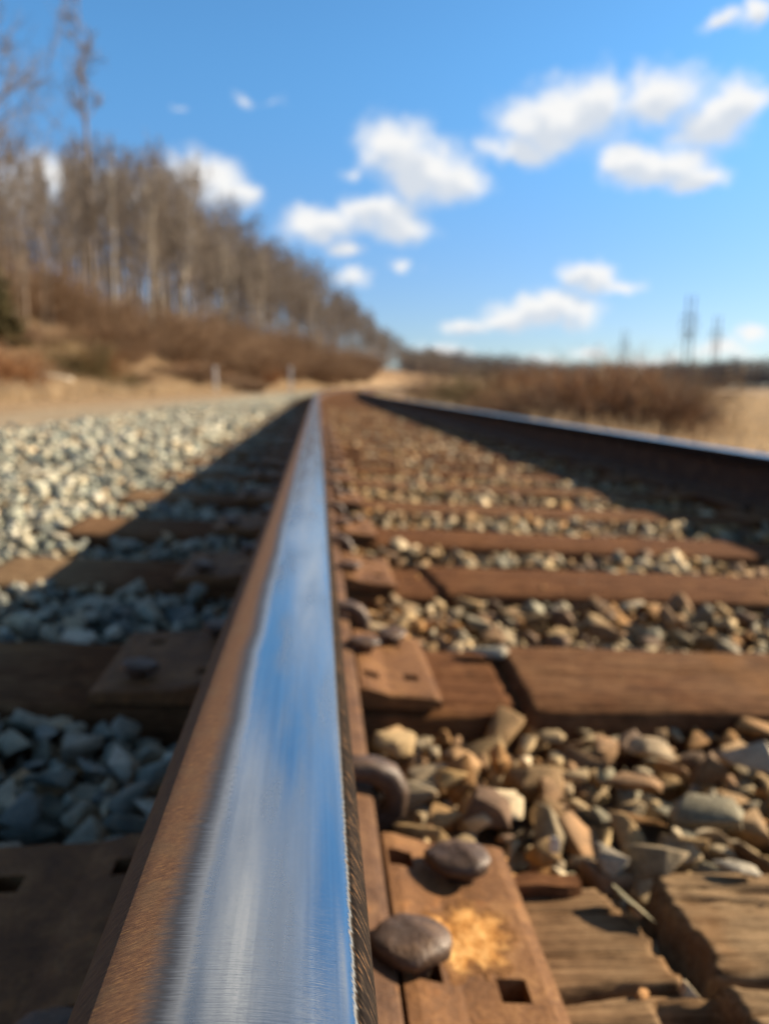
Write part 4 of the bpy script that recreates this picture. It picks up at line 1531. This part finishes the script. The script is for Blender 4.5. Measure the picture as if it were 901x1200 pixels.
for px, Y, h, mat, kd in BR:
    x = at_px(px, Y)
    col = {'thicket bark': 'brown', 'olive stems': 'olive green-brown', 'russet stems': 'rust-red', 'straw': 'straw-coloured'}[mat]
    where = 'beyond the far rail' if Y < 28 else 'farther off beyond the far rail'
    bush('roadside_bush', BUSH if kd == 'BUSH' else BRAM, mat, x, Y, h * random.uniform(0.95, 1.6), 2.2 if kd == 'BUSH' else 1.3, f'{col} {"tall twiggy" if kd == "BUSH" else "low tangled"} bush {where}', 'bush', f'bushes {where}', 1.25)


# dry grass: blades as stuff
def blades(name, pts, hmin, hmax, width, mat, label, spread=0.35):
    n = len(pts)
    a = rng.uniform(0, 2 * np.pi, n)
    h = rng.uniform(hmin, hmax, n)
    lean = rng.normal(0, spread, (n, 2)) * h[:, None]
    w = width * rng.uniform(.6, 1.3, n)
    dx, dy = np.cos(a) * w, np.sin(a) * w
    P0 = pts + np.stack([dx, dy, 0 * h - 0.03], -1)
    P1 = pts + np.stack([-dx, -dy, 0 * h - 0.03], -1)
    P2 = pts + np.stack([lean[:, 0] * .4 - dx * .8, lean[:, 1] * .4 - dy * .8, h * .6], -1)
    P3 = pts + np.stack([lean[:, 0] * .4 + dx * .8, lean[:, 1] * .4 + dy * .8, h * .6], -1)
    P4 = pts + np.stack([lean[:, 0], lean[:, 1], h], -1)
    V = np.stack([P0, P1, P2, P3, P4], 1).reshape(-1, 3)
    b = np.arange(n)[:, None] * 5
    F = np.concatenate([b + np.array([[0, 1, 2]]), b + np.array([[0, 2, 3]]), b + np.array([[3, 2, 4]])])
    o = link_mesh(name, fast_mesh(name, V, F), mat)
    return props(o, label, 'grass', kind='stuff')


def on_ground(d, y):
    x = XR + d + curve_x(y)
    return np.stack([x, y, terrain(x, y)], -1)


n = 60000
y = 10 + 90 * rng.random(n) ** 1.5
d = -6.0 - 9.5 * rng.random(n) ** 1.1
keep = fbm(d * 0.9 + 70, y * 0.5 + 70, 21, 3) > 0.40
blades('bank_grass', on_ground(d[keep], y[keep]), 0.15, 0.55, 0.010, 'straw', 'dry straw-coloured grass on the bank', 0.5)
n = 90000
y = 6 + 110 * rng.random(n) ** 1.8
d = 4.6 + 50 * rng.random(n) ** 1.5
keep = fbm(d * 0.5 + 70, y * 0.35 + 70, 23, 3) > 0.36
MATS['straw']
blades('field_grass', on_ground(d[keep], y[keep]), 0.25, 0.85, 0.011, 'straw', 'pale dry grass of the field beyond the far rail', 0.35)
# pale tall stalks
for i, (px, Y, hh) in enumerate([(748, 17, 1.75), (757, 17.5, 1.6), (868, 24, 2.3), (845, 26, 2.2)]):
    x = at_px(px, Y)
    r = np.random.default_rng(600 + i)
    P = []
    for q in range(16):
        a = r.uniform(0, 6.28)
        P.append((branch(r, (r.normal(0, .09), r.normal(0, .09), -.05), (np.cos(a) * .1, np.sin(a) * .1, 1), hh * r.uniform(.6, 1.0), 5, 0, .05), np.linspace(.009, .004, 6)))
        for k in range(5):
            m = r.integers(3, 6)
            P.append((branch(r, P[-1 - k][0][m], r.normal(0, .5, 3) + (0, 0, .7), .3, 2, 0, .2), np.array([.006, .005, .003])))
    V, F = tubes(P, 3)
    o = link_mesh('weed_stalk', fast_mesh('weed_stalk', V, F), 'straw')
    o.location = (x, Y, float(terrain(x, Y)))
    props(o, ['tall pale clump of dead stalks in front of the russet brush', 'second pale clump of dead stalks beside the russet brush', 'pale dead stalks at the right end of the field', 'thin dead stalks left of the field edge'][i], 'weeds', 'clumps of tall dead stalks')

# far woods round the field: one mass
Vs, Fs, base = [], [], 0
P = []
for i in range(2600):
    px = rng.uniform(470, 1300)
    Yd = rng.uniform(420, 520)
    x = at_px(px, Yd)
    hgt = np.interp(px, [470, 560, 640, 740, 800, 860, 920, 1300], [15.5, 15.5, 15.5, 15, 16.5, 18, 18.5, 20]) * rng.uniform(.75, 1.08)
    z0 = float(terrain(x, Yd))
    P.append((np.array([(x, Yd, z0 - .3), (x + rng.normal(0, .2), Yd, z0 + hgt * .5), (x, Yd, z0 + hgt)]), np.array([.22, .16, .04])))
    for k in range(10):
        t = rng.uniform(.12, .95)
        a = rng.uniform(0, 6.28)
        ln = hgt * .32 * (1.1 - t * .6)
        p = np.array((x, Yd, z0 + hgt * t))
        P.append((np.array([p, p + (np.cos(a) * ln * .6, np.sin(a) * ln * .6, ln * .4), p + (np.cos(a) * ln, np.sin(a) * ln, ln * .9)]), np.array([.16, .13, .05])))
V, F = tubes(P, 3)
fw = link_mesh('far_woods', fast_mesh('far_woods', V, F), 'far woods')
props(fw, 'low dark line of distant leafless woods beyond the field', 'woods', kind='stuff')


# power pylons
def pylon(px, Y, py, label, arms=3):
    x = at_px(px, Y)
    z0 = float(terrain(x, Y))
    h = CAM.z + (453 - py) / FPX * Y - z0
    root = empty('power_pylon', (x, Y, z0), (0, 0, 0.25))
    w = h * 0.048
    for sgn in (-1, 1):
        V, F = tubes([(np.array([(sgn * w, 0, -.5), (sgn * w * .95, 0, h * .5), (sgn * w * .9, 0, h)]), np.array([.22, .18, .14]) * h / 22)], 8)
        link_mesh('pole', fast_mesh('pole', V, F), 'pylon timber', root, True)
    for q in range(arms):
        z = h * (0.80 - 0.085 * q) if arms > 1 else h * .82
        L = h * (0.105 + 0.02 * (q % 2))
        V, F = [], []
        t = h * 0.0045
        for xx, yy, zz in [(a, b, c) for a in (-L, L) for b in (-t, t) for c in (-t, t)]:
            V.append((xx, yy + w * .16, z + zz))
        F = [(0, 1, 3, 2), (4, 6, 7, 5), (0, 4, 5, 1), (2, 3, 7, 6), (0, 2, 6, 4), (1, 5, 7, 3)]
        arm = mesh_obj('crossarm', V, F, 'pylon timber', root)
        for a in (-0.92, 0, 0.92):
            V2, F2 = tubes([(np.array([(a * L, w * .16, z - t), (a * L, w * .16, z - h * .02), (a * L, w * .16, z - h * .045)]), np.array([.06, .13, .05]) * h / 22)], 6)
            link_mesh('insulator', fast_mesh('insulator', V2, F2), 'pylon timber', arm, True)
    V, F = tubes([(np.array([(-w * .93, 0, h * .52), (w * .91, 0, h * .66)]), np.array([.09, .09]) * h / 22), (np.array([(w * .93, 0, h * .52), (-w * .91, 0, h * .66)]), np.array([.09, .09]) * h / 22)], 6)
    link_mesh('cross_brace', fast_mesh('cross_brace', V, F), 'pylon timber', root, True)
    return props(root, label, 'power pylon', 'power pylons across the field')


pylon(803, 200, 347, 'tallest power pylon with three crossarms against the sky', 3)
pylon(835, 240, 370, 'power pylon just right of the tallest one', 2)
pylon(729, 280, 387, 'power pylon left of the tallest one, above the russet brush', 2)
pylon(779, 420, 408, 'tiny faint pylon between the two left pylons', 1)
pylon(694, 420, 405, 'tiny faint pylon farthest left over the field', 1)
